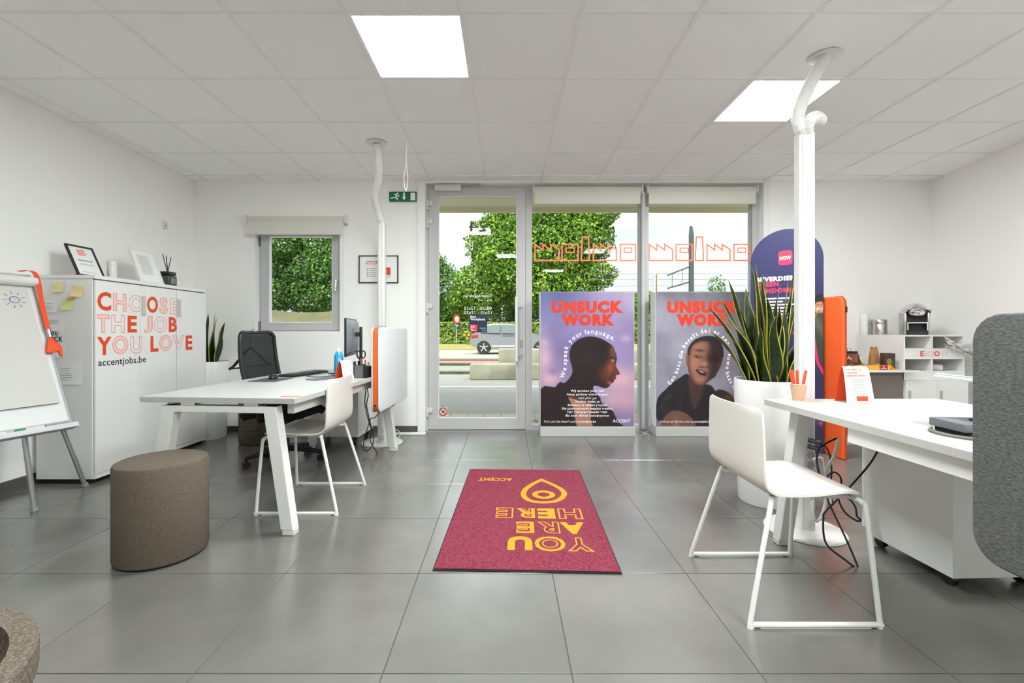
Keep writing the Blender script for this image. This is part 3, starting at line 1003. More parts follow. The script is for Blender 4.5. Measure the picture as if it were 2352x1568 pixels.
# papers stuck on the side of the cupboard
YS = 3.231
def stuck(name, lab, cat, x0, x1, y0, y1, m, off=.001, rot=0, group=None):
    a, c = P(x0, y1, YS), P(x1, y0, YS)
    cx, cz = (a.x + c.x) / 2, a.z
    t = thing(name, lab, cat, (cx, YS - off, cz), 0, group)
    w, h = c.x - a.x, c.z - a.z
    def fn(u, v):
        return ((u - .5) * w, -.012 * (1 - v) ** 3 * (1 if name == 'sticky_note' else .3), v * h)
    o = B().sheet(fn, 4, 6, .0006).build('sheet', m, t)
    o.rotation_euler = (0, R(rot), 0)
    return t, w, h
M_YEL = mat('yellow_note', (232, 222, 160), .8)
stuck('sticky_note', 'pale yellow sticky note furthest left on the cupboard side', 'sticky note', 123, 148, 648, 671, M_YEL, .002, -3, 'sticky notes on the cupboard side')
stuck('sticky_note', 'peach yellow sticky note at the upper right of the cupboard side', 'sticky note', 164, 191, 656, 681, mat('peach_note', (240, 214, 160), .8), .002, 6, 'sticky notes on the cupboard side')
stuck('sticky_note', 'lime sticky note below the two other notes on the cupboard side', 'sticky note', 143, 168, 690, 712, mat('lime_note', (222, 226, 160), .8), .002, 0, 'sticky notes on the cupboard side')
stuck('sticky_note', 'small amber flag note above the lime sticky note', 'sticky note', 157, 172, 683, 689, mat('amber_note', (222, 160, 30), .7), .004, -6, 'sticky notes on the cupboard side')
t, w, h = stuck('paper_sheet', 'small white printed slip on the cupboard side beside the orange strap', 'paper', 91, 131, 690, 717, M_PAPER, .0015)
b = B(); rules(b, FRONT(0, -.006, 0), -w * .25, w * .35, [h * .3, h * .48, h * .75], .003); b.build('fine_print', M_GREYINK, t, smooth=0)
t, w, h = stuck('paper_sheet', 'white poster sheet reading You rock on the cupboard side', 'paper', 100, 149, 724, 820, M_PAPER, .0015)
b = B(); M = FRONT(0, -.008, 0)
text_in(b, 'You', M, -w * .30, h * .52, w * .52, h * .14, .02); text_in(b, 'ROCK', M, -w * .36, h * .37, w * .82, h * .125, .02)
b.build('lettering', mat('black_ink', (20, 20, 20), .5), t, smooth=0)
b = B(); rules(b, M, -w * .3, w * .3, [h * .8, h * .84, h * .88], .003); b.build('fine_print', M_GREYINK, t, smooth=0)
b = B(); rules(b, M, -w * .1, w * .3, [h * .13], .003); b.build('fine_print', M_GREYINK, t, smooth=0)
t, w, h = stuck('paper_sheet', 'white printed notice lowest on the cupboard side', 'paper', 128, 189, 830, 883, M_PAPER, .0015)
b = B(); rules(b, FRONT(0, -.008, 0), -w * .28, w * .2, [h * (.2 + .1 * k) for k in range(6)], .003); b.build('fine_print', M_GREYINK, t, smooth=0)

# things on top of the cupboard
ZT = 1.488
def leaning_frame(name, lab, y0, y1, xb, xt, H, m, easel, inkm):
    c = (y0 + y1) / 2; w = y1 - y0
    t = thing(name, lab, 'picture frame', (xb, c, ZT))
    d = xt - xb
    up = Vector((d, .02, H)); L = up.length; up = up.normalized()
    rt = Vector((0, 1, 0)); n = rt.cross(up).normalized()
    M = frame((0, -w / 2, .004), rt, up)
    f = B(); e = .013
    for q in ((0, w, 0, e), (0, w, L - e, L), (0, e, e, L - e), (w - e, w, e, L - e)):
        f.box(q[0], q[1], q[2], q[3], -.006, .008, M)
    f.build('frame', m, t, smooth=0)
    B().box(e * .8, w - e * .8, e * .8, L - e * .8, -.004, .002, M).build('sheet', M_PAPER, t, smooth=0)
    b = B(); z = .0026
    if inkm == 'cert':
        rules(b, M, w * .33, w * .67, [L * (.84 - .05 * k) for k in range(4)], L * .03, z, .25)
        b.build('fine_print', M_SALMON, t, smooth=0)
        b = B(); rules(b, M, w * .22, w * .8, [L * .50], L * .035, z, .1); rules(b, M, w * .25, w * .8, [L * .4, L * .37, L * .14], .003, z)
        b.build('fine_print', M_GREYINK, t, smooth=0)
    else:
        rules(b, M, w * .22, w * .78, [L * (.25 + .033 * k) for k in range(18)], .003, z); b.build('fine_print', M_GREYINK, t, smooth=0)
    st = B().prism([(0, 0), (-.10, 0), (d * .35, H * .4)], w * .38, w * .42, Matrix(((1, 0, 0, -.012), (0, 0, 1, -w / 2), (0, 1, 0, .001), (0, 0, 0, 1))))
    st.build('easel', mat('kraft_board', (150, 108, 66), .8), t, smooth=0)
    return t
leaning_frame('photo_frame', 'black framed certificate leaning on top of the storage cupboard', 3.30, 3.52, -3.10, -3.22, .235, M_BLACK, True, 'cert')
leaning_frame('photo_frame', 'white framed text sheet leaning on top of the storage cupboard', 3.72, 3.975, -2.985, -3.105, .285, mat('white_frame', (228, 228, 226), .4), True, 'txt')
t = thing('canister', 'small white canister between the two frames on the cupboard', 'canister', (-3.1, 3.585, ZT))
B().lathe([(.029, 0), (.031, .003), (.031, .11), (.030, .112)], 24).build('body', M_PLAST, t)
B().lathe([(.0305, .113), (.031, .116), (.031, .146), (.028, .15)], 24).build('lid', M_WHITEM, t)
b = B(); M = FRONT(0, -.0318, 0); rules(b, M, -.012, .012, [.03, .045, .06, .075], .005, 0, .5); b.build('label_print', M_GREYINK, t, smooth=0)
t = thing('reed_diffuser', 'square dark glass reed diffuser with black sticks on the cupboard', 'reed diffuser', (-3.1, 4.17, ZT))
B().box(-.055, .055, -.055, .055, 0, .105).build('jar', mat('smoky_glass', (70, 70, 72), .1, trans=.35), t, bevel=(.014, 3))
B().box(-.05, .05, -.05, .05, .108, .142).build('lid', M_BLACK, t, bevel=(.008, 2))
B().box(.0555, .057, -.03, .03, .03, .08).build('jar_label', mat('grey_label', (130, 130, 132), .6), t, smooth=0)
for k, (dx_, dy_) in enumerate(((-.02, -.03), (.0, -.012), (.012, .03), (-.01, .0))):
    B().tube([(0.0, 0.004 * k, .142), (dx_, dy_, .30 - .01 * k)], .0032, 6).build('reed', M_BLACK, t)

# ---------------------------------------------------------------- flip chart
fc = thing('flip_chart', 'white flip chart easel with a blank paper pad leaning beside the cupboard', 'flip chart', (-2.9, 2.85, 0))
C0 = Vector((-2.83, 2.95, .51)); ca, sa = math.cos(R(14)), math.sin(R(14))
fu = Vector((-sa, -ca, 0)); fv = Vector((-.36 * ca, .36 * sa, .933)).normalized()
MB_ = frame(C0, -fu, fv)                 # board plane, x runs towards the cupboard, facing the room
fc_n = (-fu).cross(fv)
def bd(s, t, o=0.): return C0 + fu * s + fv * t + fc_n * o
Wb(B().box(-.70, 0, 0, 1.0, -.02, 0, MB_), 'board', mat('white_board', (226, 228, 228), .25), fc, smooth=0)
e = B().box(-.715, .008, -.03, 0, -.03, .012, MB_).box(-.715, .008, 1.0, 1.02, -.025, .004, MB_).box(0, .012, 0, 1.0, -.024, .004, MB_).box(-.715, -.70, 0, 1.0, -.024, .004, MB_)
Wb(e, 'edge_frame', mat('grey_edge', (176, 178, 180), .4), fc, smooth=0, bevel=(.002, 1))
Wb(B().sheet(lambda u, v: tuple(bd(.03 + .64 * u, .97 - .85 * v, .004 + .012 * v * v + .004 * math.sin(6 * u) * v)), 8, 10, .004), 'paper_pad', mat('flip_chart_paper', (208, 206, 201), .85), fc)
Wb(B().tube([bd(-.01, .96, .025), bd(.71, .96, .025)], .034, 14), 'clamp_bar', mat('ivory_clamp', (224, 222, 216), .4), fc)
Wb(B().box(-.715, .008, -.06, -.028, -.01, .065, MB_), 'pen_tray', mat('tray_grey', (205, 208, 210), .35), fc, smooth=0, bevel=(.004, 2))
leg_t = [(28, 992, .55), (133, 972, .08)]
for (foot, s0) in ((Vector((-2.845, 2.75, .0)), .22), (Vector((-2.94, 3.185, .0)), .03)):
    top = bd(s0, -.02, -.03)
    d = (foot - top)
    lg = Wb(B().tube([top, top + d * .97], .0135, 10), 'leg', mat('silver_leg', (170, 170, 170), .35, metal=.6), fc)
    Wb(B().tube([top + d * .955, top + d], .019, 10), 'foot_cap', mat('grey_cap', (150, 150, 148), .6), lg)
    Wb(B().tube([top - d * .02, top + d * .04], .019, 10), 'leg_clamp', mat('pale_clamp', (196, 196, 194), .4), lg)
Wb(B().tube([bd(.35, .9, -.04), Vector((-3.33, 2.58, 0.0))], .0135, 10), 'leg', MATS['silver_leg'], fc)
dd = B()
for k in range(9):
    a = 2 * math.pi * k / 9
    c_, s_ = math.cos(a), math.sin(a)
    dd.tube([bd(.115 + .04 * c_, .83 + .04 * s_, .012), bd(.115 + .058 * c_, .83 + .058 * s_, .012)], .0015, 5)
dd.tube([bd(.115 + .026 * math.cos(a * .5), .83 + .022 * math.sin(a * .5), .012) for a in range(13)], .0015, 5, True)
Wb(dd, 'sun_doodle', mat('blue_marker_ink', (60, 90, 170), .6), fc)
def marker(lab, s, cm, tilt):
    p = bd(s, -.022, .04)
    t = thing('marker_pen', lab, 'marker', p, 0, 'markers on the flip chart tray')
    d = fu
    Wb(B().tube([p, p + d * .095], .008, 10), 'barrel', M_PLAST if cm != 'w' else M_GREYINK, t)
    Wb(B().tube([p + d * .09, p + d * .135], .0092, 10), 'cap', {'g': mat('green_cap', (20, 120, 70), .4), 'k': M_BLACK, 'w': M_GREYINK}[cm], t)
marker('white marker with a green cap on the flip chart tray', .16, 'g', 0)
marker('white marker with a black cap on the flip chart tray', .34, 'k', 0)
marker('grey marker at the cupboard end of the flip chart tray', .015, 'w', 0)
# lanyard hanging over the corner of the board
ly = thing('lanyard', 'orange lanyard strap with an orange clip hanging on the flip chart', 'lanyard', bd(0, .6, .02))
pts = cr_path([bd(.06, 1.03, .02), bd(.01, 1.03, .045), bd(-.012, .98, .05), bd(-.01, .8, .03), bd(-.004, .62, .03)], 6)
b = B(); wv = fu * .014
for i in range(len(pts) - 1):
    p, q = pts[i], pts[i + 1]
    n_ = fc_n * .0016
    b.hexa([p - wv - n_, p + wv - n_, p + wv + n_, p - wv + n_], [q - wv - n_, q + wv - n_, q + wv + n_, q - wv + n_])
Wb(b, 'strap', mat('orange_strap', (235, 74, 20), .6), ly, smooth=60)
Wb(B().tube([bd(-.004, .62, .03), bd(-.004, .565, .03)], .008, 8), 'metal_hook', M_STEEL, ly)
MK = frame(bd(-.004, .48, .022), -fu, fv)
Wb(B().prism([(-.04, -.02), (-.01, .08), (.012, .085), (.03, .045), (.052, .02), (.044, -.05), (.03, -.045), (.026, -.012), (-.02, -.025)], -.006, .008, MK), 'clip', MATS['orange_strap'], ly, bevel=(.003, 2))

# ---------------------------------------------------------------- poufs and tub chair
def fabric(name, a, b_, sc=260, bump=.5):
    return mat(name, a, .95, rgb2=b_, vscale=sc, bump=bump, bscale=sc * 1.5, spec=.15, stretch=(1, 1, .6))
M_TAUPE = fabric('taupe_felt', (84, 75, 66), (116, 105, 93))
def pouf(lab, loc, h=.463, r=.193):
    t = thing('pouf', lab, 'pouf', loc, 0, 'round taupe poufs')
    B().lathe([(r - .012, 0), (r - .012, .014)], 40).build('base', M_RUBBER, t)
    B().lathe([(r - .004, .012), (r, .02), (r, h - .016), (r - .004, h - .006), (r - .014, h - .002)], 56).build('side_cover', M_TAUPE, t)
    B().lathe([(r - .012, h - .012), (r - .006, h - .004), (r - .016, h + .001), (r * .6, h + .004), (.001, h + .005)], 56).build('seat_top', M_TAUPE, t)
    return t
pouf('round taupe felt pouf in front of the white desk', (-1.683, 2.231, 0))
pouf('round taupe felt pouf tucked behind the desk under the small window', (-2.42, 4.50, 0))
M_TWEED = fabric('grey_beige_tweed', (74, 65, 57), (140, 128, 115), 150, .9)
tc_ = thing('tub_chair', 'grey beige tweed tub chair cut off at the left edge', 'armchair', (-1.25, .75, 0))
def tub(u, v):
    a = 2 * math.pi * u
    back = max(0, math.cos(a - R(225))) ** 2
    rr = .17 + .145 * min(1, v * 1.25) ** .7 + .02 * v * back
    return (rr * math.cos(a), rr * math.sin(a), .18 + .25 * v ** 1.15 + .36 * back * v ** 1.5)
B().sheet(tub, 48, 12, .045).build('shell', M_TWEED, tc_, smooth=60)
B().lathe([(.001, .20), (.2, .20), (.24, .24), (.255, .29), (.24, .325), (.12, .335), (.001, .335)], 40).build('seat', M_TWEED, tc_, smooth=60)
for sx_, sy_ in ((1, 1), (1, -1), (-1, 1), (-1, -1)):
    B().tube([(sx_ * .10, sy_ * .10, .22), (sx_ * .18, sy_ * .18, 0)], [.016, .010], 10).build('leg', M_BLACK, tc_)

# ---------------------------------------------------------------- desks
DH = .733
def desk(lab, loc, ang, w, rail_x, rail_y, L=1.8):
    t = thing('office_desk', lab, 'desk', loc, R(ang))
    h = w / 2
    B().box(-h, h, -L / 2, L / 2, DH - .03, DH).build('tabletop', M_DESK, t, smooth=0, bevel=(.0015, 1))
    for s in (-1, 1):
        y = s * (L / 2 - .045)
        fr = B().box(-.325, .325, y - .028, y + .028, .648, .685).build('leg_frame', M_WHITEM, t, smooth=0, bevel=(.003, 1))
        for q in (-1, 1): B().box(q * .18 - .04, q * .18 + .04, y - .02, y + .02, .685, DH - .03).build('spacer', M_STEEL, fr, smooth=0)
        for q in (-1, 1):
            xt0, xt1, xb0, xb1 = .25 * q, .325 * q, .355 * q, .425 * q
            if q < 0: xt0, xt1, xb0, xb1 = xt1, xt0, xb1, xb0
            kz = .03
            lerp = lambda a, b_, z: b_ + (a - b_) * z / .685
            lg = B().hexa([(lerp(xt0, xb0, kz), y - .03, kz), (lerp(xt1, xb1, kz), y - .03, kz), (lerp(xt1, xb1, kz), y + .03, kz), (lerp(xt0, xb0, kz), y + .03, kz)],
                          [(xt0, y - .03, .685), (xt1, y - .03, .685), (xt1, y + .03, .685), (xt0, y + .03, .685)]).build('leg', M_WHITEM, t, smooth=0, bevel=(.004, 1))
            B().box(min(xb0, xb1) + .002, max(xb0, xb1) - .002, y - .026, y + .026, 0, .03).build('foot_cap', mat('pale_foot', (216, 214, 208), .5), lg, smooth=0, bevel=(.003, 1))
    B().box(rail_x - .02, rail_x + .02, rail_y[0], rail_y[1], .635, DH - .03).build('side_rail', M_WHITEM, t, smooth=0, bevel=(.002, 1))
    B().box(-rail_x - .02, -rail_x + .02, -L / 2 + .12, L / 2 - .12, .645, DH - .03).build('cross_rail', M_WHITEM, t, smooth=0)
    return t
deskL = desk('white office desk with slanted legs in front of the storage cupboard', (-1.476, 3.327, 0), -4.5, .875, .36, (-.80, .80))
deskR = desk('white office desk with slanted legs at the right beside the grey felt screen', (1.822, 1.485, 0), 1.0, .91, -.40, (-.80, .38))
def on_desk(dk, px, py, z=DH):
    return GP(px, py, z)

# felt desk screens with an orange core
def screen(lab, loc, ang, L, z0, z1, felt, th=.066, r=.05):
    t = thing('desk_screen', lab, 'desk screen', loc, R(ang), 'felt desk screens')
    def rr(L2, a0, a1, rad):
        pts = []
        for cx, cz, st in ((L2 - rad, a1 - rad, 0), (-L2 + rad, a1 - rad, 90), (-L2 + rad, a0 + rad, 180), (L2 - rad, a0 + rad, 270)):
            for k in range(7):
                a = R(st + 15 * k)
                pts.append((cx + rad * math.cos(a), cz + rad * math.sin(a)))
        return pts
    M = Matrix(((0, 0, 1, 0), (1, 0, 0, 0), (0, 1, 0, 0), (0, 0, 0, 1)))      # (y, z, x)
    h = th / 2
    for s in (-1, 1):
        B().prism(rr(L / 2, z0, z1, r), min(s * .018, s * h), max(s * .018, s * h), M).build('felt_face', felt, t, bevel=(.008, 3))
    B().prism(rr(L / 2 - .003, z0 + .003, z1 - .003, r), -.0165, .0165, M).build('zip_band', M_ORANGE2, t)
    for s in (-1, 1):
        B().prism(rr(L / 2 - .001, z0 + .001, z1 - .001, r), min(s * .0165, s * .0185), max(s * .0165, s * .0185), M).build('piping', mat('dark_piping', (84, 82, 80), .8), t)
    B().tube([(0, -L / 2 + .004, z0 + .055), (0, -L / 2 - .006, z0 + .055)], .008, 10).build('zip_pull', M_BLACK, t)
    B().box(-.018, .018, -.06, .06, z0 - .012, z0).build('clamp', M_BLACK, t, smooth=0)
    return t
M_FELTL = mat('light_grey_felt', (206, 208, 209), .95, rgb2=(224, 226, 227), vscale=260, bump=.35, bscale=320, spec=.1)
M_FELTD = mat('charcoal_grey_felt', (68, 68, 68), .95, rgb2=(120, 120, 119), vscale=150, bump=.5, bscale=300, spec=.1, stretch=(1, .5, 1.6))
screen('light grey felt desk screen with orange edge on the left desk', (-.972, 3.868, 0), -2.6, .82, .464, 1.118, M_FELTL)
screen('charcoal grey felt desk screen at the right edge of the picture', (1.326, .80, 0), 0.5, .92, .468, 1.134, M_FELTD, r=.075)

# ---------------------------------------------------------------- white shell chairs
def shell_chair(lab, loc, ang):
    t = thing('shell_chair', lab, 'chair', loc, ang, 'white plastic shell chairs on sled legs')
    prof = cr_path([(-.197, 0, .792), (-.19, 0, .72), (-.182, 0, .62), (-.175, 0, .545), (-.16, 0, .495), (-.12, 0, .464), (-.06, 0, .455), (.03, 0, .456), (.12, 0, .463), (.19, 0, .466), (.232, 0, .460)], 5)
    n = len(prof) - 1
    def fn(u, v):
        f = u * n
        i = min(int(f), n - 1)
        p = prof[i].lerp(prof[i + 1], f - i)
        hw = .215 + .016 * math.sin(math.pi * min(u * 1.6, 1)) - .02 * max(0, u - .7) / .3
        for e in (u / .05, (1 - u) / .07):
            if e < 1: hw -= .026 * (1 - math.sqrt(max(0, 1 - (1 - e) ** 2)))
        s = 2 * v - 1
        k = max(0, 1 - u / .45)
        return (p.x + .030 * k * s * s, s * hw, p.z + (1 - k) * .010 * s * s * (1 if u < .85 else (1 - u) / .15))
    B().sheet(fn, 44, 16, .009).build('seat_shell', M_PLAST, t, smooth=60)
    for s in (-1, 1):
        q = [(.205, s * .155, .442), (.215, s * .185, .442), (.222, s * .205, .43), (.226, s * .215, .40), (.236, s * .262, .028), (.228, s * .265, .014), (.21, s * .265, .012),
             (-.21, s * .265, .012), (-.228, s * .265, .014), (-.236, s * .262, .03), (-.13, s * .205, .425), (-.118, s * .19, .442), (-.09, s * .16, .446)]
        lg = B().tube(cr_path([(-.0 + .06, s * .15, .442)] + q[:0] + [(.15, s * .15, .442)] + q, 4), .0095, 10)
        lo = lg.build('sled_leg', M_WHITEM, t)
        B().box(-.205, .2, s * .265 - .006, s * .265 + .006, 0, .006).build('glide', mat('clear_glide', (205, 203, 200), .4), lo)
    b = B().tube([(-.08, -.16, .446), (-.08, .16, .446)], .006, 8).tube([(.19, -.16, .442), (.19, .16, .442)], .009, 8).box(-.09, .17, -.15, .15, .438, .449)
    b.build('under_frame', M_WHITEM, t)
    return t
shell_chair('white plastic shell chair at the desk in front of the storage cupboard', (-1.238, 2.953, 0), math.pi)
shell_chair('white plastic shell chair in the right foreground', (1.137, 1.933, 0), 0.0)

# ---------------------------------------------------------------- black office chair
oc = thing('office_chair', 'black mesh-back swivel office chair behind the left desk', 'office chair', (-1.84, 3.80, 0), R(-6))
M_MESH = mat('black_mesh', (34, 34, 36), .9, alpha=.8)
for k in range(5):
    a = R(-133 + 72 * k) 
    c_, s_ = math.cos(a), math.sin(a)
    ar = B().tube([(.03 * c_, .03 * s_, .115), (.16 * c_, .16 * s_, .10), (.29 * c_, .29 * s_, .078)], [.028, .022, .016], 10).tube([(.29 * c_, .29 * s_, .085), (.29 * c_, .29 * s_, .05)], .012, 8).build('base_arm', M_BLACK, oc)
    cs = B()
    for q in (-.014, .014):
        cs.tube([(.29 * c_ - s_ * q - s_ * .009, .29 * s_ + c_ * q + c_ * .009, .029), (.29 * c_ - s_ * q + s_ * .009, .29 * s_ + c_ * q - c_ * .009, .029)], .029, 16)
    cs.tube([(.29 * c_ + s_ * .02, .29 * s_ - c_ * .02, .03), (.29 * c_ - s_ * .02, .29 * s_ + c_ * .02, .03)], .012, 8)
    cs.build('castor', M_BLACK, ar)
B().lathe([(.032, .06), (.034, .08), (.034, .20), (.026, .2), (.026, .34), (.0, .34)], 20).build('gas_lift', M_BLACK, oc)
B().lathe([(.035, .125), (.035, .14)], 20).build('trim_ring', M_CHROME, oc)
B().box(-.10, .12, -.09, .09, .335, .385).build('mechanism', M_BLACK, oc, bevel=(.015, 2))
B().tube([(.0, .09, .36), (.02, .26, .37)], .008, 6).build('lever', M_BLACK, oc)
def seatf(u, v):
    x, y = (u - .5) * 2, (v - .5) * 2
    k = max(0, (abs(x) ** 4 + abs(y) ** 4) - .6)
    return (x * .235 * (1 - .06 * y * y), y * .245 * (1 - .05 * x * x), .44 - .03 * k - (.04 * max(0, x - .6)))
B().sheet(seatf, 16, 16, .06).build('seat', fabric('black_fabric', (26, 26, 28), (44, 44, 46)), oc, smooth=70)
def bk(u, v, o=0.):      # backrest: u across, v up
    y = (u - .5) * 2
    hw = .215 + .015 * math.sin(math.pi * v)
    x = -.165 - .115 * v - .03 * math.sin(math.pi * v) + .035 * y * y
    return Vector((x + o, y * hw, .50 + .575 * v))
B().sheet(lambda u, v: bk(.04 + .92 * u, .05 + .92 * v), 14, 18, .004).build('back_mesh', M_MESH, oc, smooth=60)
fp = [bk(0, v) for v in np.linspace(.06, .94, 14)] + [bk(.04, .985)] + [bk(u, 1.0) for u in np.linspace(.1, .9, 10)] + [bk(.96, .985)] + [bk(1, v) for v in np.linspace(.94, .06, 14)] + [bk(.95, .012)] + [bk(u, 0) for u in np.linspace(.9, .1, 8)] + [bk(.05, .012)]
B().tube(fp, .017, 8, True).build('back_frame', M_BLACK, oc, smooth=60)
B().tube(cr_path([(-.08, 0, .36), (-.19, 0, .37), (-.235, 0, .46), (-.215, 0, .56)], 5), .024, 8).build('back_support', M_BLACK, oc)
for s in (-1, 1):
    B().tube(cr_path([(-.05, s * .2, .38), (-.04, s * .29, .40), (-.03, s * .29, .52), (-.02, s * .285, .62)], 5), .014, 8).build('armrest_post', M_BLACK, oc)
    B().box(-.14, .10, s * .285 - .035, s * .285 + .035, .62, .645).build('armrest_pad', M_BLACK, oc, bevel=(.01, 2))
ch = B().tube(cr_path([(-.30, -.26, .79), (-.305, -.2, .815), (-.31, -.05, .92), (-.31, 0, .945), (-.31, .05, .92), (-.305, .2, .815), (-.30, .26, .79)], 5), .011, 8)
ch.tube([(-.30, -.25, .79), (-.30, .25, .79)], .006, 8)
co = thing('coat_hanger', 'black coat hanger hooked behind the office chair back', 'coat hanger', oc.location, R(-6))
ch.build('hanger_body', M_BLACK, co)
B().tube(cr_path([(-.31, 0, .94), (-.31, 0, 1.05), (-.31, .0, 1.085), (-.29, 0, 1.105), (-.268, 0, 1.098), (-.262, 0, 1.08)], 5), .0035, 8).build('hook', M_STEEL, co)

# ---------------------------------------------------------------- left desk things
t = thing('mouse_pad', 'dark grey mouse mat on the left desk', 'mouse pad', (-1.70, 3.30, DH), R(-4))
B().box(-.10, .10, -.12, .12, .0003, .004).build('mat_sheet', mat('dark_grey_mat', (70, 72, 78), .8), t, bevel=(.0015, 1))
t = thing('computer_mouse', 'black computer mouse on the dark mouse mat', 'mouse', (-1.70, 3.33, DH + .004), R(-70))
def mo_(u, v):
    a = 2 * math.pi * v; r_ = math.sin(math.pi * u / 2)
    return (.055 * r_ * math.cos(a), .031 * r_ * math.sin(a) * (1 - .12 * math.cos(a)), .001 + .036 * max(0, math.cos(math.pi * u / 2)) ** .6)
B().sheet(mo_, 10, 20).build('body', M_BLACK, t, smooth=80)
B().tube([(.03, 0, .03), (.03, .0001, .034)], .006, 8).build('wheel', mat('grey_wheel', (90, 90, 92), .5), t)
t = thing('keyboard', 'black computer keyboard on the left desk', 'keyboard', (-1.635, 3.70, DH), R(-14))
B().box(-.07, .07, -.22, .22, .0005, .016).build('case', M_BLACK, t, bevel=(.004, 2))
kb = B()
for i in range(5):
    for j in range(15):
        kb.cbox((-.05 + .024 * i, -.2 + .0285 * j, .0185), (.019, .023, .006))
ko = kb.build('keys', mat('dark_grey_keys', (48, 48, 52), .5), t, smooth=0); ko['kind'] = 'stuff'
b = B().tube(cr_path([(-1.56, 3.86, DH + .004), (-1.50, 3.72, DH + .012), (-1.55, 3.55, DH + .004), (-1.42, 3.48, DH + .004), (-1.36, 3.66, DH + .004), (-1.48, 3.80, DH + .004), (-1.33, 3.74, DH + .004), (-1.24, 3.86, DH + .004)], 6), .003, 6)
tag(b.build('desk_cable', M_BLACK), 'tangled black cable lying beside the keyboard', 'cable')
t = thing('notebook', 'thin slate notebook lying on the left desk', 'notebook', (-1.36, 3.36, DH), R(-30))
B().box(-.06, .06, -.09, .09, .0005, .006).build('cover', mat('slate_cover', (100, 104, 116), .6), t, bevel=(.001, 1))
t = thing('spray_bottle', 'bright blue plastic bottle with a white cap on the left desk', 'bottle', (-1.272, 3.47, DH))
B().lathe([(.0, .001), (.031, .001), (.033, .006), (.033, .155), (.031, .17), (.024, .188), (.015, .196), (.014, .20)], 28).build('body', mat('blue_liquid_bottle', (28, 150, 196), .2), t)
B().lathe([(.016, .198), (.0165, .2), (.0165, .222), (.015, .225), (.0, .225)], 20).build('cap', M_PLAST, t)
B().box(.010, .030, -.0335, -.032, .12, .15).build('label', mat('lilac_label', (196, 176, 208), .6), t, smooth=0)
def tent_card(lab, loc, ang, w, h, d, front, back):
    t = thing('tent_card', lab, 'tent card', loc, R(ang))
    fr_ = lambda u, v: ((u - .5) * w * (1 + .10 * (1 - v)), -d * (1 - v) ** .65 * .5 - .0005, h * v + .0005)
    bk_ = lambda u, v: ((u - .5) * w * (1 + .10 * (1 - v)), d * (1 - v) ** .65 * .5 + .0005, h * v + .0005)
    B().sheet(fr_, 3, 12, .0012).build('front_panel', front, t)
    B().sheet(bk_, 3, 12, .0012).build('rear_panel', back, t)
    return t
def card_print(b, d, h):
    b.v = [(x * 1.0, -d * max(0, 1 - z / h) ** .65 * .5 - .0022 - y * 0, z) for x, y, z in b.v]
    return b
tent_card('white and orange tent card beside the blue bottle', (-1.20, 3.40, DH), 62, .10, .135, .085, M_PAPER, M_ORANGE)
t = thing('pen_holder', 'black desk organiser with scissors at the edge of the left desk', 'pen holder', (-1.085, 3.50, DH), R(-4))
b = B().box(-.055, .045, -.08, -.076, 0, .10).box(-.055, .045, .046, .05, 0, .085).box(-.055, -.051, -.08, .05, 0, .125).box(.041, .045, -.08, .05, 0, .085).box(-.055, .045, -.08, .05, 0.0, .004).box(-.012, -.008, -.08, .05, 0, .10)
b.build('box', M_BLACK, t, smooth=0)
B().box(-.045, .02, -.0815, -.0802, .004, .098).build('side_panel', mat('dark_steel', (120, 118, 118), .3, metal=.7), t, smooth=0)
t = thing('scissors', 'black handled scissors standing in the desk organiser', 'scissors', (-1.105, 3.48, DH + .005), R(20))
sc = B().tube([(-.005, 0, .0), (.0, 0, .14)], .004, 6).tube([(.008, 0, .0), (-.001, 0, .14)], .004, 6)
sc.build('blades', M_STEEL, t)
for q in (-1, 1):
    B().tube([(q * .018 + .013 * math.cos(a * .5236) , 0, .17 + .028 * math.sin(a * .5236)) for a in range(12)], .005, 6, True).build('handle', M_BLACK, t)
def pen(lab, base, top, m, r=.004, grp=None):
    base, top = Vector(base), Vector(top)
    t = thing('pen', lab, 'pen', base, 0, grp)
    d = top - base
    B().tube([(0, 0, 0), tuple(d * .62)], r, 8).build('barrel', m, t)
    B().tube([tuple(d * .6), tuple(d)], r * 1.12, 8).build('cap', m, t)
    return t
pen('orange pen in the black desk organiser', (-1.075, 3.50, DH + .006), (-1.07, 3.47, DH + .135), M_ORANGE, .005)
pen('green highlighter in the black desk organiser', (-1.06, 3.51, DH + .006), (-1.05, 3.49, DH + .115), mat('green_pen', (60, 190, 90), .4), .006)
pen('white marker in the black desk organiser', (-1.125, 3.47, DH + .006), (-1.135, 3.46, DH + .155), M_PLAST, .006)
t = thing('monitor', 'black computer monitor seen from the side on the left desk', 'monitor', (-1.265, 3.73, DH), R(9))
B().box(-.010, .004, -.245, .245, .155, .455).build('screen', M_BLACK, t, bevel=(.003, 1))
def mback(u, v):
    a, c_ = (u - .5) * 2, (v - .5) * 2
    return (.006 + .030 * max(0, (1 - a ** 6)) ** .5 * max(0, (1 - c_ ** 6)) ** .5, a * .238, .305 + c_ * .143)
B().sheet(mback, 14, 14).build('rear_housing', mat('grey_housing', (120, 124, 128), .35), t, smooth=60)
B().box(.03, .075, -.02, .02, .31, .345).build('arm', M_BLACK, t, smooth=0)
B().box(.068, .086, -.028, .028, .006, .39).build('stand', M_BLACK, t, bevel=(.003, 1))
B().box(-.06, .11, -.11, .11, .0005, .008).build('foot', M_BLACK, t, bevel=(.003, 1))
b = B().tube(cr_path([(.03, .04, .2), (.06, .05, .11), (.09, .06, .06), (.10, .12, .01)], 6), .003, 6); b.build('cable', M_BLACK, t)
t = thing('acrylic_shield', 'clear acrylic shield with rounded top standing behind the monitor', 'shield', (-1.08, 3.97, DH), R(-8))
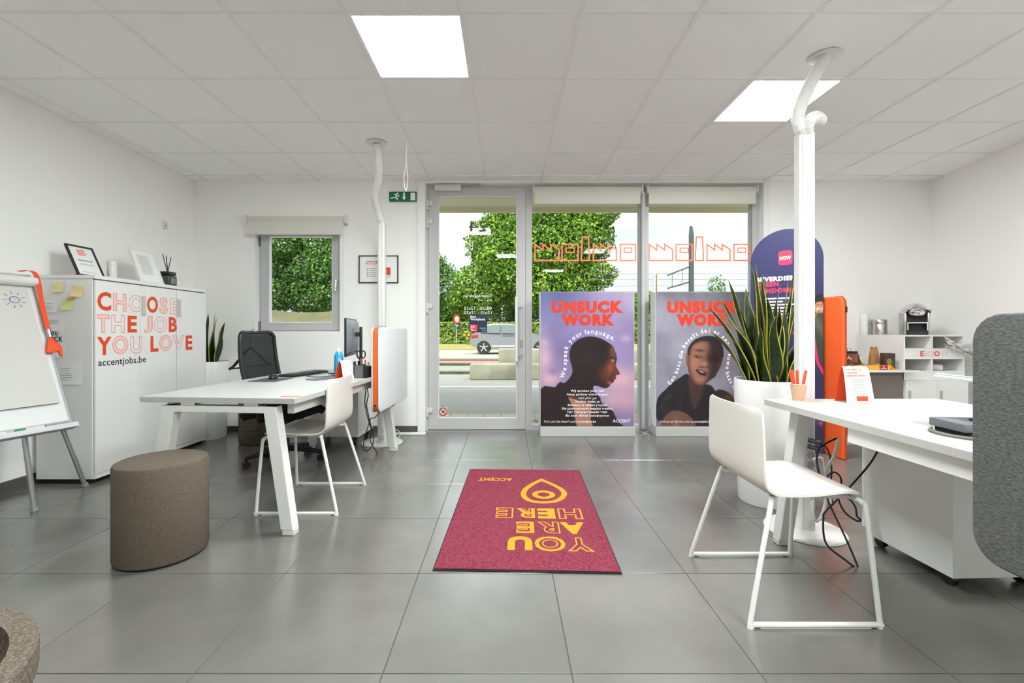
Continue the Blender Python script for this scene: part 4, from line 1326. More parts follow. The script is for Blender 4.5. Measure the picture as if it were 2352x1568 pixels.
def acr(u, v):
    y = (u - .5) * 2
    top = .40 - .12 * max(0, (abs(y) - .3) / .7) ** 2
    return (.02 * math.sin(3 * v), y * .20, .0005 + top * v)
B().sheet(acr, 16, 8, .003).build('clear_sheet', glass_mat('clear_acrylic', (240, 242, 244), .12, .16), t, smooth=60)
t = thing('desk_sticker', 'small red printed sticker flat on the corner of the left desk', 'sticker', GP(667, 910.5, DH), R(-4))
B().box(-.055, .055, -.022, .022, .0002, .0008).build('sheet', mat('red_sticker', (216, 120, 104), .6), t, smooth=0)

# drawer pedestal under the left desk and power column
def pedestal(lab, loc, ang, w, d, h, n, clear=.06):
    t = thing('drawer_pedestal', lab, 'drawer unit', loc, R(ang), 'white drawer pedestals')
    B().box(-w / 2, w / 2, -d / 2, d / 2 - .02, clear, clear + h).build('body', M_WHITE, t, smooth=0, bevel=(.0015, 1))
    for k in range(n):
        z0 = clear - .002 + (h - .01) * k / n + .03 * (k == 0)
        dr = B().box(-w / 2, w / 2, d / 2 - .019, d / 2, z0, clear + (h - .01) * (k + 1) / n - .003).build('drawer', M_WHITE, t, smooth=0, bevel=(.001, 1))
        B().box(-.06, .06, d / 2, d / 2 + .012, clear + (h - .01) * (k + 1) / n - .04, clear + (h - .01) * (k + 1) / n - .03).build('handle', M_STEEL, dr, smooth=0)
    for sx_ in (-1, 1):
        for sy_ in (-1, 1):
            x, y = sx_ * (w / 2 - .05), sy_ * (d / 2 - .06)
            B().tube([(x - .012, y, .027), (x + .012, y, .027)], .027, 14).box(x - .02, x + .02, y - .02, y + .02, .04, clear).build('castor', M_BLACK, t)
    return t
pedestal('white drawer pedestal standing at the far end of the left desk', (-1.63, 4.52, 0), -3, .50, .42, .55, 3, .085)
pedestal('white drawer pedestal on castors under the right desk', (2.065, 2.135, 0), 2.5, .42, .46, .56, 3, .055)

def ribbed(b, pts, r, step=.009, M=None):
    pts = cr_path(pts, 10)
    L = [0]
    for i in range(1, len(pts)): L.append(L[-1] + (pts[i] - pts[i - 1]).length)
    n = int(L[-1] / step)
    out, rs = [], []
    j = 0
    for k in range(n + 1):
        s = L[-1] * k / n
        while j < len(L) - 2 and L[j + 1] < s: j += 1
        f = (s - L[j]) / max(L[j + 1] - L[j], 1e-9)
        out.append(pts[j].lerp(pts[j + 1], f)); rs.append(r if k % 2 else r * .93)
    b.tube(out, rs, 14)
def power_pole(lab, base, top, plate, hose, half, stub=None):
    t = thing('power_pole', lab, 'power pole', base, 0, 'white power poles with a hose to the ceiling')
    B().lathe([(.0, 0), (.195, 0), (.197, .004), (.19, .011), (.0, .014)], 48).build('base_plate', M_WHITEM, t)
    hx, hy = half
    p = []
    for cx, cy, st in ((hx - .018, hy - .018, 0), (-hx + .018, hy - .018, 90), (-hx + .018, -hy + .018, 180), (hx - .018, -hy + .018, 270)):
        for k in range(6): p.append((cx + .018 * math.cos(R(st + 18 * k)), cy + .018 * math.sin(R(st + 18 * k))))
    co_ = B().prism(p, .013, top - .0).build('column', M_WHITEM, t, smooth=50)
    B().box(-hx + .010, -hx + .016, -hy - .0015, -hy + .004, .02, top - .01).box(hx - .03, hx - .024, -hy - .0015, -hy + .004, .02, top - .01).build('column_groove', mat('groove_white', (214, 212, 208), .4), co_, smooth=0)
    B().prism([(x * 1.03, y * 1.03) for x, y in p], top, top + .012).build('column_cap', M_PLAST, co_, smooth=50)
    B().box(-.018 + .012, .018 + .012, -hy - .012, -hy, .03, .075).build('floor_socket', mat('socket_grey', (190, 186, 178), .5), co_, bevel=(.003, 1))
    pl = Vector(plate) - Vector(base)
    B().lathe([(.0, -.006), (.075, -.006), (.085, -.001), (.0, -.0005)], 32, pl).build('ceiling_plate', M_PLAST, t)
    b = B()
    ribbed(b, [(0, 0, top + .01)] + [Vector(q) - Vector(base) for q in hose] + [pl + Vector((0, 0, -.004))], .034)
    b.build('ribbed_hose', M_WHITEM, t, smooth=25)
    if stub:
        b = B(); ribbed(b, [Vector(q) - Vector(base) for q in stub], .034); b.build('ribbed_hose', M_WHITEM, t, smooth=25)
    return t
pb_ = (-1.205, 4.44, 0)
power_pole('white power pole with ribbed hose behind the left desk screen', pb_, 2.12, (-1.11, 3.92, ZC), [P(866, 480, 4.36), P(860, 450, 4.24), P(869, 415, 4.12), P(870, 375, 4.0)], (.036, .036))
pr_ = (1.636, 2.49, 0)
pole_r = power_pole('white power pole with kinked ribbed hose behind the right desk', pr_, 2.15, (1.885, 2.687, ZC), [P(1838, 292, 2.47), P(1833, 262, 2.5), P(1848, 222, 2.56), P(1868, 180, 2.62), P(1884, 150, 2.67)], (.043, .034),
           [(1.643, 2.485, 2.16), P(1856, 282, 2.45), P(1872, 270, 2.47), P(1884, 276, 2.56)])
pl_ = B()
for k, z in enumerate((.50, .465)):
    pl_.tube([(.0, -.036, z), (.01, -.062, z), (.03, -.085, z - .004)], .011, 8)
pl_.build('plug', M_BLACK, pole_r)
for k in range(3):
    B().lathe([(.0, 0), (.020, 0), (.020, .003), (.0, .003)], 18, M=frame((.012, -.034, .42 - .055 * k), (1, 0, 0), (0, 0, 1))).build('power_outlet', mat('outlet_grey', (176, 176, 174), .5), pole_r)
# cables
def cable(name, lab, pts, r, m):
    b = B().tube(cr_path(pts, 6), r, 7)
    return tag(b.build(name, m), lab, 'cable')
def z5(q, y0=2.30, y1=2.10): # zoom coordinates of the cable knot under the right desk
    out = []
    for x, y in q:
        px, py = 1720 + .2296 * x, 960 + .2296 * y
        f = min(1, max(0, (py - 960) / 345))
        out.append(P(px, py, y0 + (y1 - y0) * f))
    return out
cable('power_cable', 'long black cable looping down to the floor under the right desk', z5([(1290, 325), (1200, 470), (980, 720), (770, 930), (745, 1000), (750, 1180), (800, 1290), (940, 1400), (1065, 1494), (1088, 1480), (950, 1160), (790, 820), (690, 500), (690, 330), (760, 260), (880, 200)]), .0045, M_BLACK)
cable('power_cable', 'short black cable bunched in loops under the right desk', z5([(760, 640), (800, 570), (860, 542), (915, 590), (925, 680), (895, 800), (960, 940), (1070, 1022), (1118, 1022), (1080, 975), (1070, 905), (1030, 835), (950, 770), (880, 760)], 2.34, 2.2), .0045, M_BLACK)
cable('power_cable', 'white cable hanging down under the right desk', z5([(895, 200), (850, 380), (785, 500), (758, 640), (770, 800), (740, 950), (680, 1030), (645, 960), (635, 830)], 2.33, 2.25), .008, M_PLAST)
cable('power_cable', 'black cable dropping from the socket of the right power pole', [Vector(pr_) + Vector(q) for q in ((.03, -.085, .496), (.06, -.1, .46), (.07, -.11, .36), (.062, -.11, .26), (.07, -.12, .18))], .0045, M_BLACK)
cable('power_cable', 'white cable dropping from the socket of the right power pole', [Vector(pr_) + Vector(q) for q in ((.012, -.05, .40), (.03, -.1, .42), (.045, -.1, .34), (.058, -.115, .25), (.06, -.12, .17))], .005, M_PLAST)
cable('power_cable', 'thin black cable hanging below the left desk screen with a red plug', [P(838, 880, 3.7), P(846, 905, 3.7), P(842, 930, 3.7), P(848, 965, 3.72), P(842, 990, 3.8), P(835, 1018, 3.9), P(836, 1033, 4.0), P(846, 1034, 4.0), P(856, 1020, 3.95), P(858, 1000, 3.9), P(850, 965, 3.8), P(862, 958, 3.75), P(872, 945, 3.7)], .004, M_BLACK)
cable('power_cable', 'thin black cable hanging beside the pedestal of the left desk', [P(841, 888, 3.72), P(838, 925, 3.72), P(845, 960, 3.75), P(853, 990, 3.85), P(850, 1010, 3.95), P(858, 1026, 4.0), P(866, 1037.5, 4.04)], .004, M_BLACK)
b = B().tube([P(864, 1036, 4.04), P(868, 1039, 4.05)], .009, 8); tag(b.build('cable_plug', mat('red_plug', (200, 60, 50), .5)), 'small red cable plug lying on the floor by the left power pole', 'plug')
cable('power_cable', 'white cable curling on the floor by the left power pole', [P(872, 950, 4.3), P(876, 975, 4.35), P(890, 1002, 4.50), P(915, 1005, 4.62), P(918, 992, 4.75), P(906, 986, 4.8), P(896, 994, 4.75)], .005, M_PLAST)
t = thing('cable_duct', 'white cable duct lying on the floor near the entrance door', 'cable duct', (-.99, 4.78, 0), R(4))
B().box(-.19, .15, -.03, .03, .0, .022).build('cover', M_WHITEM, t, bevel=(.006, 2))

# ---------------------------------------------------------------- plants
LEAF_GREEN = np.array([[26, 44, 16], [34, 56, 20], [20, 38, 18]])
M_LEAF = mat('sansevieria_leaf', attr='Col', rough=.38, spec=.45, vary=.22, vscale=38, stretch=(1, 1, 2.5))
def snake_leaf(base, L, w, lean, az, twist, bend, parent, seed):
    r = random.Random(seed)
    n, k = 18, 8
    g = LEAF_GREEN[seed % 3]
    yel = np.array([206, 196, 62]) if seed % 4 else np.array([222, 200, 84])
    prof = [(-1, 0), (-.84, .10), (-.76, .12), (-.4, .15), (0, .10), (.4, .15), (.76, .12), (.84, .10), (1, 0), (.8, -.04), (.4, -.10), (0, -.14), (-.4, -.10), (-.8, -.04)]
    k = len(prof)
    vs, cols, fs = [], [], []
    ca, sa_ = math.cos(az), math.sin(az)
    px = pz = 0.0
    ang = lean * .35
    for i in range(n + 1):
        s = i / n
        if i:
            ang = lean * .35 + lean * .65 * s + bend * s * s
            px += math.sin(ang) * L / n; pz += math.cos(ang) * L / n
        wd = w * (.55 + .45 * math.sin(math.pi * min(1, s * 1.15 + .12))) * (1 if s < .72 else max(.02, 1 - ((s - .72) / .28) ** 1.6)) * .5
        tw = twist * (s - .2) + .35 * math.sin(5 * s + seed)
        side = Vector((-sa_, ca, 0)); out = Vector((ca * math.cos(ang), sa_ * math.cos(ang), -math.sin(ang)))
        e1 = side * math.cos(tw) + out * math.sin(tw); e2 = out * math.cos(tw) - side * math.sin(tw)
        wave = .012 * math.sin(7 * s + seed * 1.7)
        c = Vector(base) + Vector((ca * px, sa_ * px, pz)) + side * wave
        for j, (a, q) in enumerate(prof):
            vs.append(tuple(c + e1 * (a * wd) + e2 * (q * wd * 1.2)))
            cols.append(yel if abs(a) > .9 else (yel * .45 + g * .55) if abs(a) > .82 else g * (.8 + .5 * r.random() * (i % 2)))
    for i in range(n):
        for j in range(k):
            fs.append((i * k + j, i * k + (j + 1) % k, (i + 1) * k + (j + 1) % k, (i + 1) * k + j))
    fs.append(tuple(n * k + j for j in range(k)))
    me = bpy.data.meshes.new('leaf')
    me.from_pydata(vs, [], fs)
    at = me.color_attributes.new('Col', 'FLOAT_COLOR', 'POINT')
    c4 = np.ones((len(vs), 4), np.float32); c4[:, :3] = lin(np.clip(np.array(cols), 0, 255))
    at.data.foreach_set('color', c4.ravel())
    for p in me.polygons: p.use_smooth = True
    return put('leaf', me, M_LEAF, parent)
def planter(lab, loc, leaves, h=.78, r=.195):
    t = thing('potted_plant', lab, 'potted plant', loc, 0, 'snake plants in white planters')
    B().lathe([(.0, .001), (r * .86, .001), (r * .885, .012), (r * .96, h * .55), (r, h - .006), (r - .004, h), (r - .012, h), (r - .016, h - .05), (.001, h - .05)], 56).build('planter', M_POT, t)
    B().lathe([(r - .018, h - .055), (r - .018, h - .042), (.0, h - .038)], 32).build('soil', mat('dark_soil', (58, 48, 40), .95, bump=.8, bscale=60), t)
    for i, (bx, by, L, w, lean, az, tw, bend) in enumerate(leaves):
        snake_leaf((bx, by, h - .05), L, w * 1.4, R(lean), R(az), tw, R(bend), t, i)
    return t
# (x, y, length, width, lean, azimuth, twist, bend); azimuth 180 leans to the left in the picture
LV = [(-.10, -.03, .62, .070, 38, 182, .5, 14), (-.11, .02, .50, .075, 44, 172, .6, 18), (-.09, -.06, .52, .062, 33, 190, .9, 14), (-.08, .04, .60, .066, 22, 178, .8, 10),
      (-.06, .06, .72, .060, 16, 176, 1.2, 6), (-.05, -.02, .78, .082, 6, 180, .3, 2), (-.02, -.05, .70, .080, 3, 170, .4, 3), (.0, .03, .80, .085, 8, 182, .6, -3),
      (.02, -.07, .56, .074, 2, 0, .5, 4), (.03, .0, .66, .078, 5, 10, .5, 4), (.05, -.04, .64, .076, 8, 0, .7, 3), (.06, .03, .70, .070, 12, 10, .9, 2), (.08, -.02, .84, .066, 9, 0, .6, 3),
      (.10, .03, .66, .064, 16, 4, .8, 8), (.11, -.05, .56, .060, 22, 350, .9, 12), (.12, .02, .50, .058, 30, 8, 1.0, 14), (-.03, .09, .66, .066, 8, 100, .8, 5), (.04, .09, .62, .066, 10, 80, .7, 5),
      (-.02, -.10, .46, .056, 6, 260, .6, 6), (-.07, -.09, .40, .050, 16, 220, .9, 8), (.07, -.10, .42, .050, 22, 320, .9, 12), (-.12, -.02, .42, .056, 28, 176, .6, 12), (.0, -.02, .58, .06, 1, 90, .8, 3),
      (-.055, .0, .55, .05, 20, 184, .9, 6), (.03, -.09, .50, .055, 3, 290, .4, 4), (-.01, .06, .74, .06, 4, 60, .9, 2)]
planter('large snake plant with yellow edged leaves in a white planter by the right desk', (1.685, 2.925, 0), LV)
LS = [(.04, -.02, .50, .06, 8, 20, .5, 4), (.0, -.04, .54, .06, 4, 350, .6, 2), (-.04, .02, .52, .06, 8, 170, .5, 3), (.07, .03, .46, .055, 14, 10, .8, 4), (-.07, -.03, .42, .055, 12, 190, .8, 4), (.02, .05, .56, .06, 4, 60, .6, 2), (.10, -.01, .40, .05, 16, 0, .8, -6)]
planter('small snake plant in a white planter squeezed between cupboard and wall', (-3.055, 4.66, 0), LS)

# ================================================================== DOOR MAT
mt = thing('door_mat', 'pink red door mat with yellow You are here lettering on the floor', 'door mat', (.122, 2.797, 0), R(-2))
M_PILE = mat('pink_red_pile', (110, 28, 50), 1.0, rgb2=(178, 84, 104), vscale=120, bump=1.0, bscale=420, spec=.1)
M_YPILE = mat('amber_pile', (226, 150, 34), 1.0, rgb2=(240, 172, 62), vscale=330, bump=.8, bscale=420, spec=.1)
B().box(-.427, .427, -.749, .749, .0003, .005).build('rubber_backing', M_RUBBER, mt, smooth=0)
B().box(-.421, .421, -.7425, .7425, .005, .012).build('pile', M_PILE, mt, bevel=(.002, 1))
Mmat = Matrix.Translation(mt.location) @ Matrix.Rotation(R(-2), 4, 'Z')
def mat_pt(zx, zy):
    q = Mmat.inverted() @ GP(960 + zx * .21259, 1060 + zy * .21259, .012)
    return -q.x, -q.y
MU = frame((0, 0, .0126), (-1, 0, 0), (0, -1, 0))
def mat_letter(ch, x0, x1, y0, y1, st):
    xm, ym = (x0 + x1) / 2, (y0 + y1) / 2
    a, _ = mat_pt(x1, ym); c, _ = mat_pt(x0, ym)
    _, lo = mat_pt(xm, y0); _, hi = mat_pt(xm, y1)
    b = B()
    if st == 's': text_in(b, ch, MU, a, lo, c - a, hi - lo, .055)
    elif st == 'o': text_in(b, ch, MU, a, lo, c - a, hi - lo, .04, .024)
    else:
        text_in(b, ch, MU, a, lo, c - a, hi - lo, .05, .02)
        text_in(b, ch, MU, a, lo, c - a, hi - lo, -.0, 0)
    b.build('letter', M_YPILE, mt, smooth=0)
for q in (('Y', 1605, 1890, 822, 970, 'o'), ('O', 1260, 1595, 808, 970, 'h'), ('U', 970, 1235, 805, 955, 's'), ('A', 1540, 1805, 655, 780, 's'), ('R', 1290, 1530, 650, 775, 'o'), ('E', 1060, 1255, 648, 770, 'h'),
          ('H', 1515, 1770, 508, 620, 'o'), ('E', 1290, 1480, 505, 615, 's'), ('R', 1060, 1262, 503, 608, 'h'), ('E', 840, 1030, 497, 607, 'o')): mat_letter(*q)
tp = [(1335, 196), (1250, 235), (1170, 290), (1140, 345), (1165, 395), (1240, 428), (1355, 440), (1475, 428), (1550, 395), (1580, 345), (1545, 295), (1440, 240)]
tp = [mat_pt(*p) for p in tp]
tl = [tp[0]] + [(p.x, p.y) for p in cr_path([(x, y, 0) for x, y in tp[1:]], 5)]
b = B(); ribbon(b, tl, .036, MU)
pc = mat_pt(1358, 355)
ribbon(b, [(pc[0] + .058 * math.cos(a * .2618), pc[1] + .058 * math.sin(a * .2618)) for a in range(24)], .036, MU, z=.0001)
b.build('pin_symbol', M_YPILE, mt, smooth=0)
b = B(); a, lo = mat_pt(1020, 176); c, hi = mat_pt(650, 206)
text_in(b, 'ACCENT', MU, a, lo, c - a, hi - lo, .03); b.build('lettering', M_YPILE, mt, smooth=0)

# ================================================================== POSTER DISPLAYS
def text_path(parent, t, M, pts, size, bold=0.0, z=0.0):
    b = B()
    pts = cr_path([(x, y, 0) for x, y in pts], 12)
    L = [0]
    for i in range(1, len(pts)): L.append(L[-1] + (pts[i] - pts[i - 1]).length)
    ws = []
    for ch in t:
        if ch == ' ': ws.append(.3)
        else:
            vs, _ = glyph(ch, bold); ws.append(vs[:, 0].max() - vs[:, 0].min() + .10)
    tot, acc = sum(ws), 0
    for ch, w in zip(t, ws):
        s = (acc + w / 2) / tot * L[-1]; acc += w
        if ch == ' ':
            b.build('slogan_word', M_WINK, parent, smooth=0); b = B()
            continue
        j = 0
        while j < len(L) - 2 and L[j + 1] < s: j += 1
        p = pts[j].lerp(pts[j + 1], (s - L[j]) / max(L[j + 1] - L[j], 1e-9))
        d = (pts[min(j + 3, len(pts) - 1)] - pts[max(j - 2, 0)]).normalized()
        vs, fs = glyph(ch, bold)
        mid = (vs[:, 0].max() + vs[:, 0].min()) / 2
        b.add([(p.x + d.x * (v[0] - mid) * size - d.y * v[1] * size, p.y + d.y * (v[0] - mid) * size + d.x * v[1] * size, z) for v in vs], fs, M)
    b.build('slogan_word', M_WINK, parent, smooth=0)
PW, PH = .976, 1.394
def display(lab, x0, painter, zx0, nx=236, ny=336):
    cx = x0 + PW / 2
    t = thing('poster_display', lab, 'poster display', (cx, 4.79, 0), 0, 'floor standing poster displays')
    B().box(-PW / 2, PW / 2, -.072, .10, .1, 1.494).build('frame', mat('display_frame', (226, 226, 226), .4), t, smooth=0, bevel=(.002, 1))
    B().box(-PW / 2 - .002, PW / 2 + .006, -.092, .12, 0, .098).build('base', mat('display_base', (188, 187, 184), .4), t, smooth=0, bevel=(.003, 1))
    u, v = np.meshgrid(np.linspace(0, 1, nx), np.linspace(0, 1, ny))
    X, Y = zx0 + 965 * u, 42 + 1378 * (1 - v)
    rgb = painter(X, Y) * .93
    e = .004
    me = print_mesh('poster_print', u * (PW - 2 * e) - PW / 2 + e, v * (PH - e) + .102, rgb, lambda a, c: np.column_stack([a, np.full_like(a, -.0735), c]))
    pr = put('poster_print', me, None, t)
    k = PW / 965
    mp_ = lambda x, y: ((x - zx0) * k - PW / 2, .1 + (1420 - y) * PH / 1378)
    return t, pr, mp_, FRONT(0, -.0745, 0)
def rect_text(b, t, M, mp_, x0, x1, y0, y1, bold):
    a, c = mp_(x0, y1), mp_(x1, y0)
    text_in(b, t, M, a[0], a[1], c[0] - a[0], c[1] - a[1], bold)
def paint1(X, Y):
    p = Paint(X, Y, (150, 136, 176))
    p.blob(150, 60, 420, 330, (104, 106, 160), .95); p.blob(480, 520, 260, 330, (140, 124, 178), .8); p.blob(1000, 80, 220, 260, (176, 160, 186), .9)
    p.blob(760, 60, 200, 200, (168, 144, 184), .7); p.blob(960, 560, 170, 260, (150, 126, 176), .7)
    p.noise(.006, 5, 3)
    p.blob(95, 720, 90, 170, (222, 176, 198), .95); p.blob(150, 930, 110, 90, (226, 176, 190), .95); p.blob(95, 560, 50, 50, (214, 180, 206), .6); p.blob(185, 860, 60, 40, (130, 110, 160), .6)
    p.blob(880, 950, 180, 120, (226, 176, 186), .95); p.blob(950, 1150, 150, 150, (206, 160, 182), .9); p.blob(800, 1150, 110, 90, (214, 168, 180), .8); p.blob(940, 520, 60, 40, (196, 170, 206), .8)
    sil = [(57, 1040), (200, 1020), (235, 985), (265, 965), (300, 977), (340, 945), (372, 900), (388, 850), (376, 790), (357, 720), (358, 660), (375, 600), (410, 560), (460, 522), (530, 500), (600, 500), (680, 520), (750, 558), (800, 595),
           (822, 640), (840, 690), (845, 730), (836, 775), (834, 800), (852, 835), (874, 876), (866, 889), (838, 897), (829, 906), (839, 920), (831, 936), (815, 950), (813, 966), (796, 976), (779, 985), (774, 1002), (745, 1026), (708, 1029),
           (660, 1012), (612, 1003), (600, 1035), (612, 1070), (650, 1100), (675, 1132), (682, 1172), (722, 1215), (770, 1240), (802, 1266), (826, 1312), (846, 1372), (860, 1430), (57, 1430)]
    m = p.poly(sil, (40, 25, 28), 7, 3)
    p.blob(800, 640, 36, 70, (150, 92, 72), .85, mask=m); p.blob(775, 830, 55, 100, (176, 84, 48), .9, 20, m); p.blob(812, 700, 30, 45, (120, 66, 50), .8, mask=m)
    p.blob(842, 855, 20, 30, (190, 110, 80), .8, mask=m); p.blob(768, 975, 26, 22, (196, 96, 84), .9, mask=m); p.blob(815, 930, 20, 18, (150, 60, 50), .8, mask=m)
    p.blob(715, 880, 60, 90, (96, 46, 36), .7, mask=m); p.blob(802, 745, 12, 15, (226, 180, 150), .9, mask=m); p.blob(795, 718, 34, 10, (30, 18, 20), .9, 12, m); p.blob(840, 850, 16, 12, (30, 16, 18), .7, mask=m)
    p.blob(560, 690, 30, 60, (66, 42, 42), .9, mask=m); p.blob(553, 690, 14, 36, (34, 20, 22), .9, mask=m); p.blob(590, 600, 200, 100, (28, 18, 22), .6, mask=m)
    p.poly([(345, 1125), (400, 1105), (520, 1165), (575, 1180), (600, 1260), (600, 1430), (440, 1430), (405, 1270), (370, 1180)], (176, 124, 104), 14, 3)
    p.poly([(345, 1118), (420, 1112), (560, 1165), (540, 1185), (430, 1150)], (60, 36, 34), 8, 3, .8)
    p.poly([(590, 1180), (680, 1175), (770, 1245), (830, 1320), (858, 1430), (600, 1430)], (48, 34, 38), 10, 3); p.blob(640, 1250, 30, 30, (140, 60, 50), .6)
    return p.c
dA, prA, mpA, MA = display('purple sky poster display with the profile of a man beside the glass door', .36, paint1, 57)
b = B(); rect_text(b, 'UNSUCK', MA, mpA, 172, 908, 135, 260, .08); rect_text(b, 'WORK', MA, mpA, 272, 818, 268, 390, .08); b.build('headline', M_ORANGEP, dA, smooth=0)
k_ = PW / 965
text_path(dA, 'We speak your language.', MA, [mpA(*q) for q in ((290, 940), (318, 870), (328, 790), (330, 690), (350, 600), (420, 520), (510, 478), (600, 468), (700, 488), (775, 522), (815, 550))], 62 * k_, .022)
b = B()
for s_, x0, x1, y0 in (('Wij spreken jouw taal', 368, 710, 1058), ('Nous parlons votre langue', 330, 748, 1094), ('\ufeda\ufe98\ufed0\ufedf \ufee2\ufee0\ufedc\ufe98\ufee7 \ufee6\ufea4\ufee7', 447, 633, 1130), ('Vorbim limba ta', 413, 666, 1167), ('Mówimy w twoim języku!', 340, 740, 1203), ('Ми розмовляємо вашою мовою', 280, 800, 1239), ('Ние говорим вашия език', 335, 745, 1275), ('Biz sizin dilinizi konuşuyoruz', 318, 762, 1311)):
    a = mpA(x0, y0); text_line(b, s_, MA, mpA((x0 + x1) / 2, 0)[0], a[1] - 8 * k_, 31 * k_, .016, 'C', 0, (x1 - x0) * k_, 1.6); b.build('text_line', M_WINK, dA, smooth=0); b = B()
a = mpA(98, 1380); text_line(b, "Find a job that doesn't suck at", MA, a[0], a[1], 32 * k_, 0, 'L', 0, 350 * k_); b.build('text_line', M_WINK, dA, smooth=0); b = B()
a = mpA(455, 1380); text_line(b, 'accentjobs.be', MA, a[0], a[1], 32 * k_, .02, 'L', 0, 172 * k_); b.build('text_line', M_WINK, dA, smooth=0); b = B()
rect_text(b, 'ACCENT', MA, mpA, 800, 980, 1346, 1380, .02)
b.build('text_line', M_WINK, dA, smooth=0)
def paint2(X, Y):
    p = Paint(X, Y, (146, 142, 158))
    p.blob(560, 40, 900, 170, (106, 104, 112), .9); p.blob(1000, 120, 260, 300, (92, 90, 98), .9); p.blob(250, 420, 260, 300, (158, 152, 170), .8); p.blob(880, 700, 220, 300, (134, 122, 136), .9); p.blob(150, 1350, 200, 150, (128, 120, 150), .8)
    p.noise(.01, 4, 5)
    p.poly([(690, 1060), (760, 1045), (840, 1085), (885, 1145), (900, 1210), (890, 1430), (650, 1430), (660, 1150)], (58, 40, 40), 8, 3); p.blob(830, 1130, 50, 45, (110, 70, 62), .7)
    p.poly([(402, 880), (330, 920), (255, 970), (180, 1040), (110, 1110), (86, 1180), (80, 1300), (110, 1370), (240, 1400), (420, 1430), (730, 1430), (728, 1250), (712, 1150), (690, 1060), (645, 1000), (560, 985), (460, 950)], (38, 32, 38), 8, 3)
    for k in range(7): p.blob(130 + 14 * k, 1210 + 16 * k, 60, 5, (96, 88, 104), .55, -28)
    p.blob(200, 1120, 60, 20, (70, 62, 76), .7, -40); p.blob(330, 1180, 20, 90, (62, 54, 62), .5, 10)
    p.poly([(425, 900), (560, 960), (560, 1080), (490, 1230), (460, 1230), (420, 1060)], (84, 58, 52), 20, 3, .7)
    p.poly([(150, 1350), (230, 1270), (330, 1265), (430, 1320), (475, 1430), (160, 1430)], (118, 80, 70), 10, 3); p.blob(290, 1390, 40, 60, (160, 112, 94), .7)
    ear = [(412, 670), (390, 675), (384, 720), (390, 780), (408, 812), (424, 790)]
    p.poly(ear, (150, 96, 74), 6, 3)
    head = [(412, 690), (410, 640), (430, 590), (480, 535), (550, 505), (620, 495), (690, 507), (740, 550), (768, 620), (773, 690), (760, 760), (740, 820), (710, 870), (690, 910), (640, 945), (600, 980), (560, 1000), (510, 998), (470, 970), (440, 930), (420, 880), (408, 800)]
    m = p.poly(head, (66, 42, 38), 7, 3)
    p.poly([(430, 640), (470, 580), (550, 545), (620, 560), (640, 640), (600, 720), (640, 800), (620, 880), (590, 960), (540, 990), (490, 975), (450, 920), (425, 840), (418, 720)], (158, 106, 88), 60, 3, .95, m)
    p.blob(480, 780, 50, 70, (182, 128, 108), .7, mask=m); p.blob(530, 930, 50, 40, (176, 122, 104), .6, mask=m); p.blob(510, 600, 60, 30, (170, 118, 96), .6, mask=m)
    p.blob(690, 700, 80, 190, (44, 28, 28), .85, mask=m); p.blob(740, 800, 22, 60, (110, 66, 54), .5, mask=m)
    p.poly([(412, 690), (404, 640), (430, 585), (480, 532), (550, 500), (620, 492), (690, 504), (742, 548), (772, 620), (776, 700), (756, 690), (740, 620), (690, 570), (600, 545), (520, 548), (460, 590), (432, 640), (424, 690)], (36, 28, 32), 12, 3, .95)
    p.blob(530, 642, 46, 12, (60, 36, 32), .85, 6, m); p.blob(512, 706, 34, 13, (30, 18, 18), .95, 8, m); p.blob(520, 702, 6, 5, (220, 210, 205), .9, mask=m); p.blob(690, 735, 36, 13, (22, 14, 14), .9, 6, m); p.blob(560, 738, 14, 50, (120, 76, 64), .5, mask=m)
    p.blob(578, 785, 30, 30, (186, 132, 112), .8, mask=m); p.blob(560, 812, 36, 9, (70, 40, 36), .8, mask=m); p.blob(615, 805, 16, 12, (60, 34, 32), .7, mask=m)
    p.poly([(492, 838), (545, 842), (600, 872), (590, 900), (545, 898), (510, 872)], (56, 22, 24), 8, 3, .95, m); p.poly([(516, 845), (548, 853), (580, 870), (570, 873), (540, 864)], (216, 204, 198), 5, 3, .85, m); p.blob(545, 915, 44, 9, (150, 88, 80), .7, 12, m)
    return p.c
dB, prB, mpB, MB2 = display('grey poster display with a smiling child behind the snake plant', 1.556, paint2, 78)
b = B(); rect_text(b, 'UNSUCK', MB2, mpB, 195, 930, 135, 260, .08); rect_text(b, 'WORK', MB2, mpB, 292, 840, 268, 392, .08); b.build('headline', M_ORANGEP, dB, smooth=0)
text_path(dB, 'Een baas die beseft dat er een nieuwe baas is', MB2, [mpB(*q) for q in ((228, 1000), (290, 905), (335, 780), (375, 620), (450, 532), (550, 470), (640, 458), (740, 500), (800, 570), (822, 660), (808, 760), (795, 860), (830, 960), (885, 1045))], 58 * k_, .02)
b = B(); a = mpB(120, 1380); text_line(b, 'Vind een job die niet suckt op', MB2, a[0], a[1], 32 * k_, 0, 'L', 0, 345 * k_); b.build('text_line', M_WINK, dB, smooth=0); b = B()
a = mpB(475, 1380); text_line(b, 'accentjobs.be', MB2, a[0], a[1], 32 * k_, .02, 'L', 0, 172 * k_); b.build('text_line', M_WINK, dB, smooth=0)
cable('display_cable', 'thin white cable on the floor between the two poster displays', [(1.36, 4.80, .06), (1.39, 4.76, .006), (1.44, 4.73, .006), (1.49, 4.78, .006), (1.45, 4.83, .006), (1.50, 4.86, .006), (1.535, 4.84, .05), (1.54, 4.87, .22)], .004, mat('grey_cable', (170, 168, 166), .5))

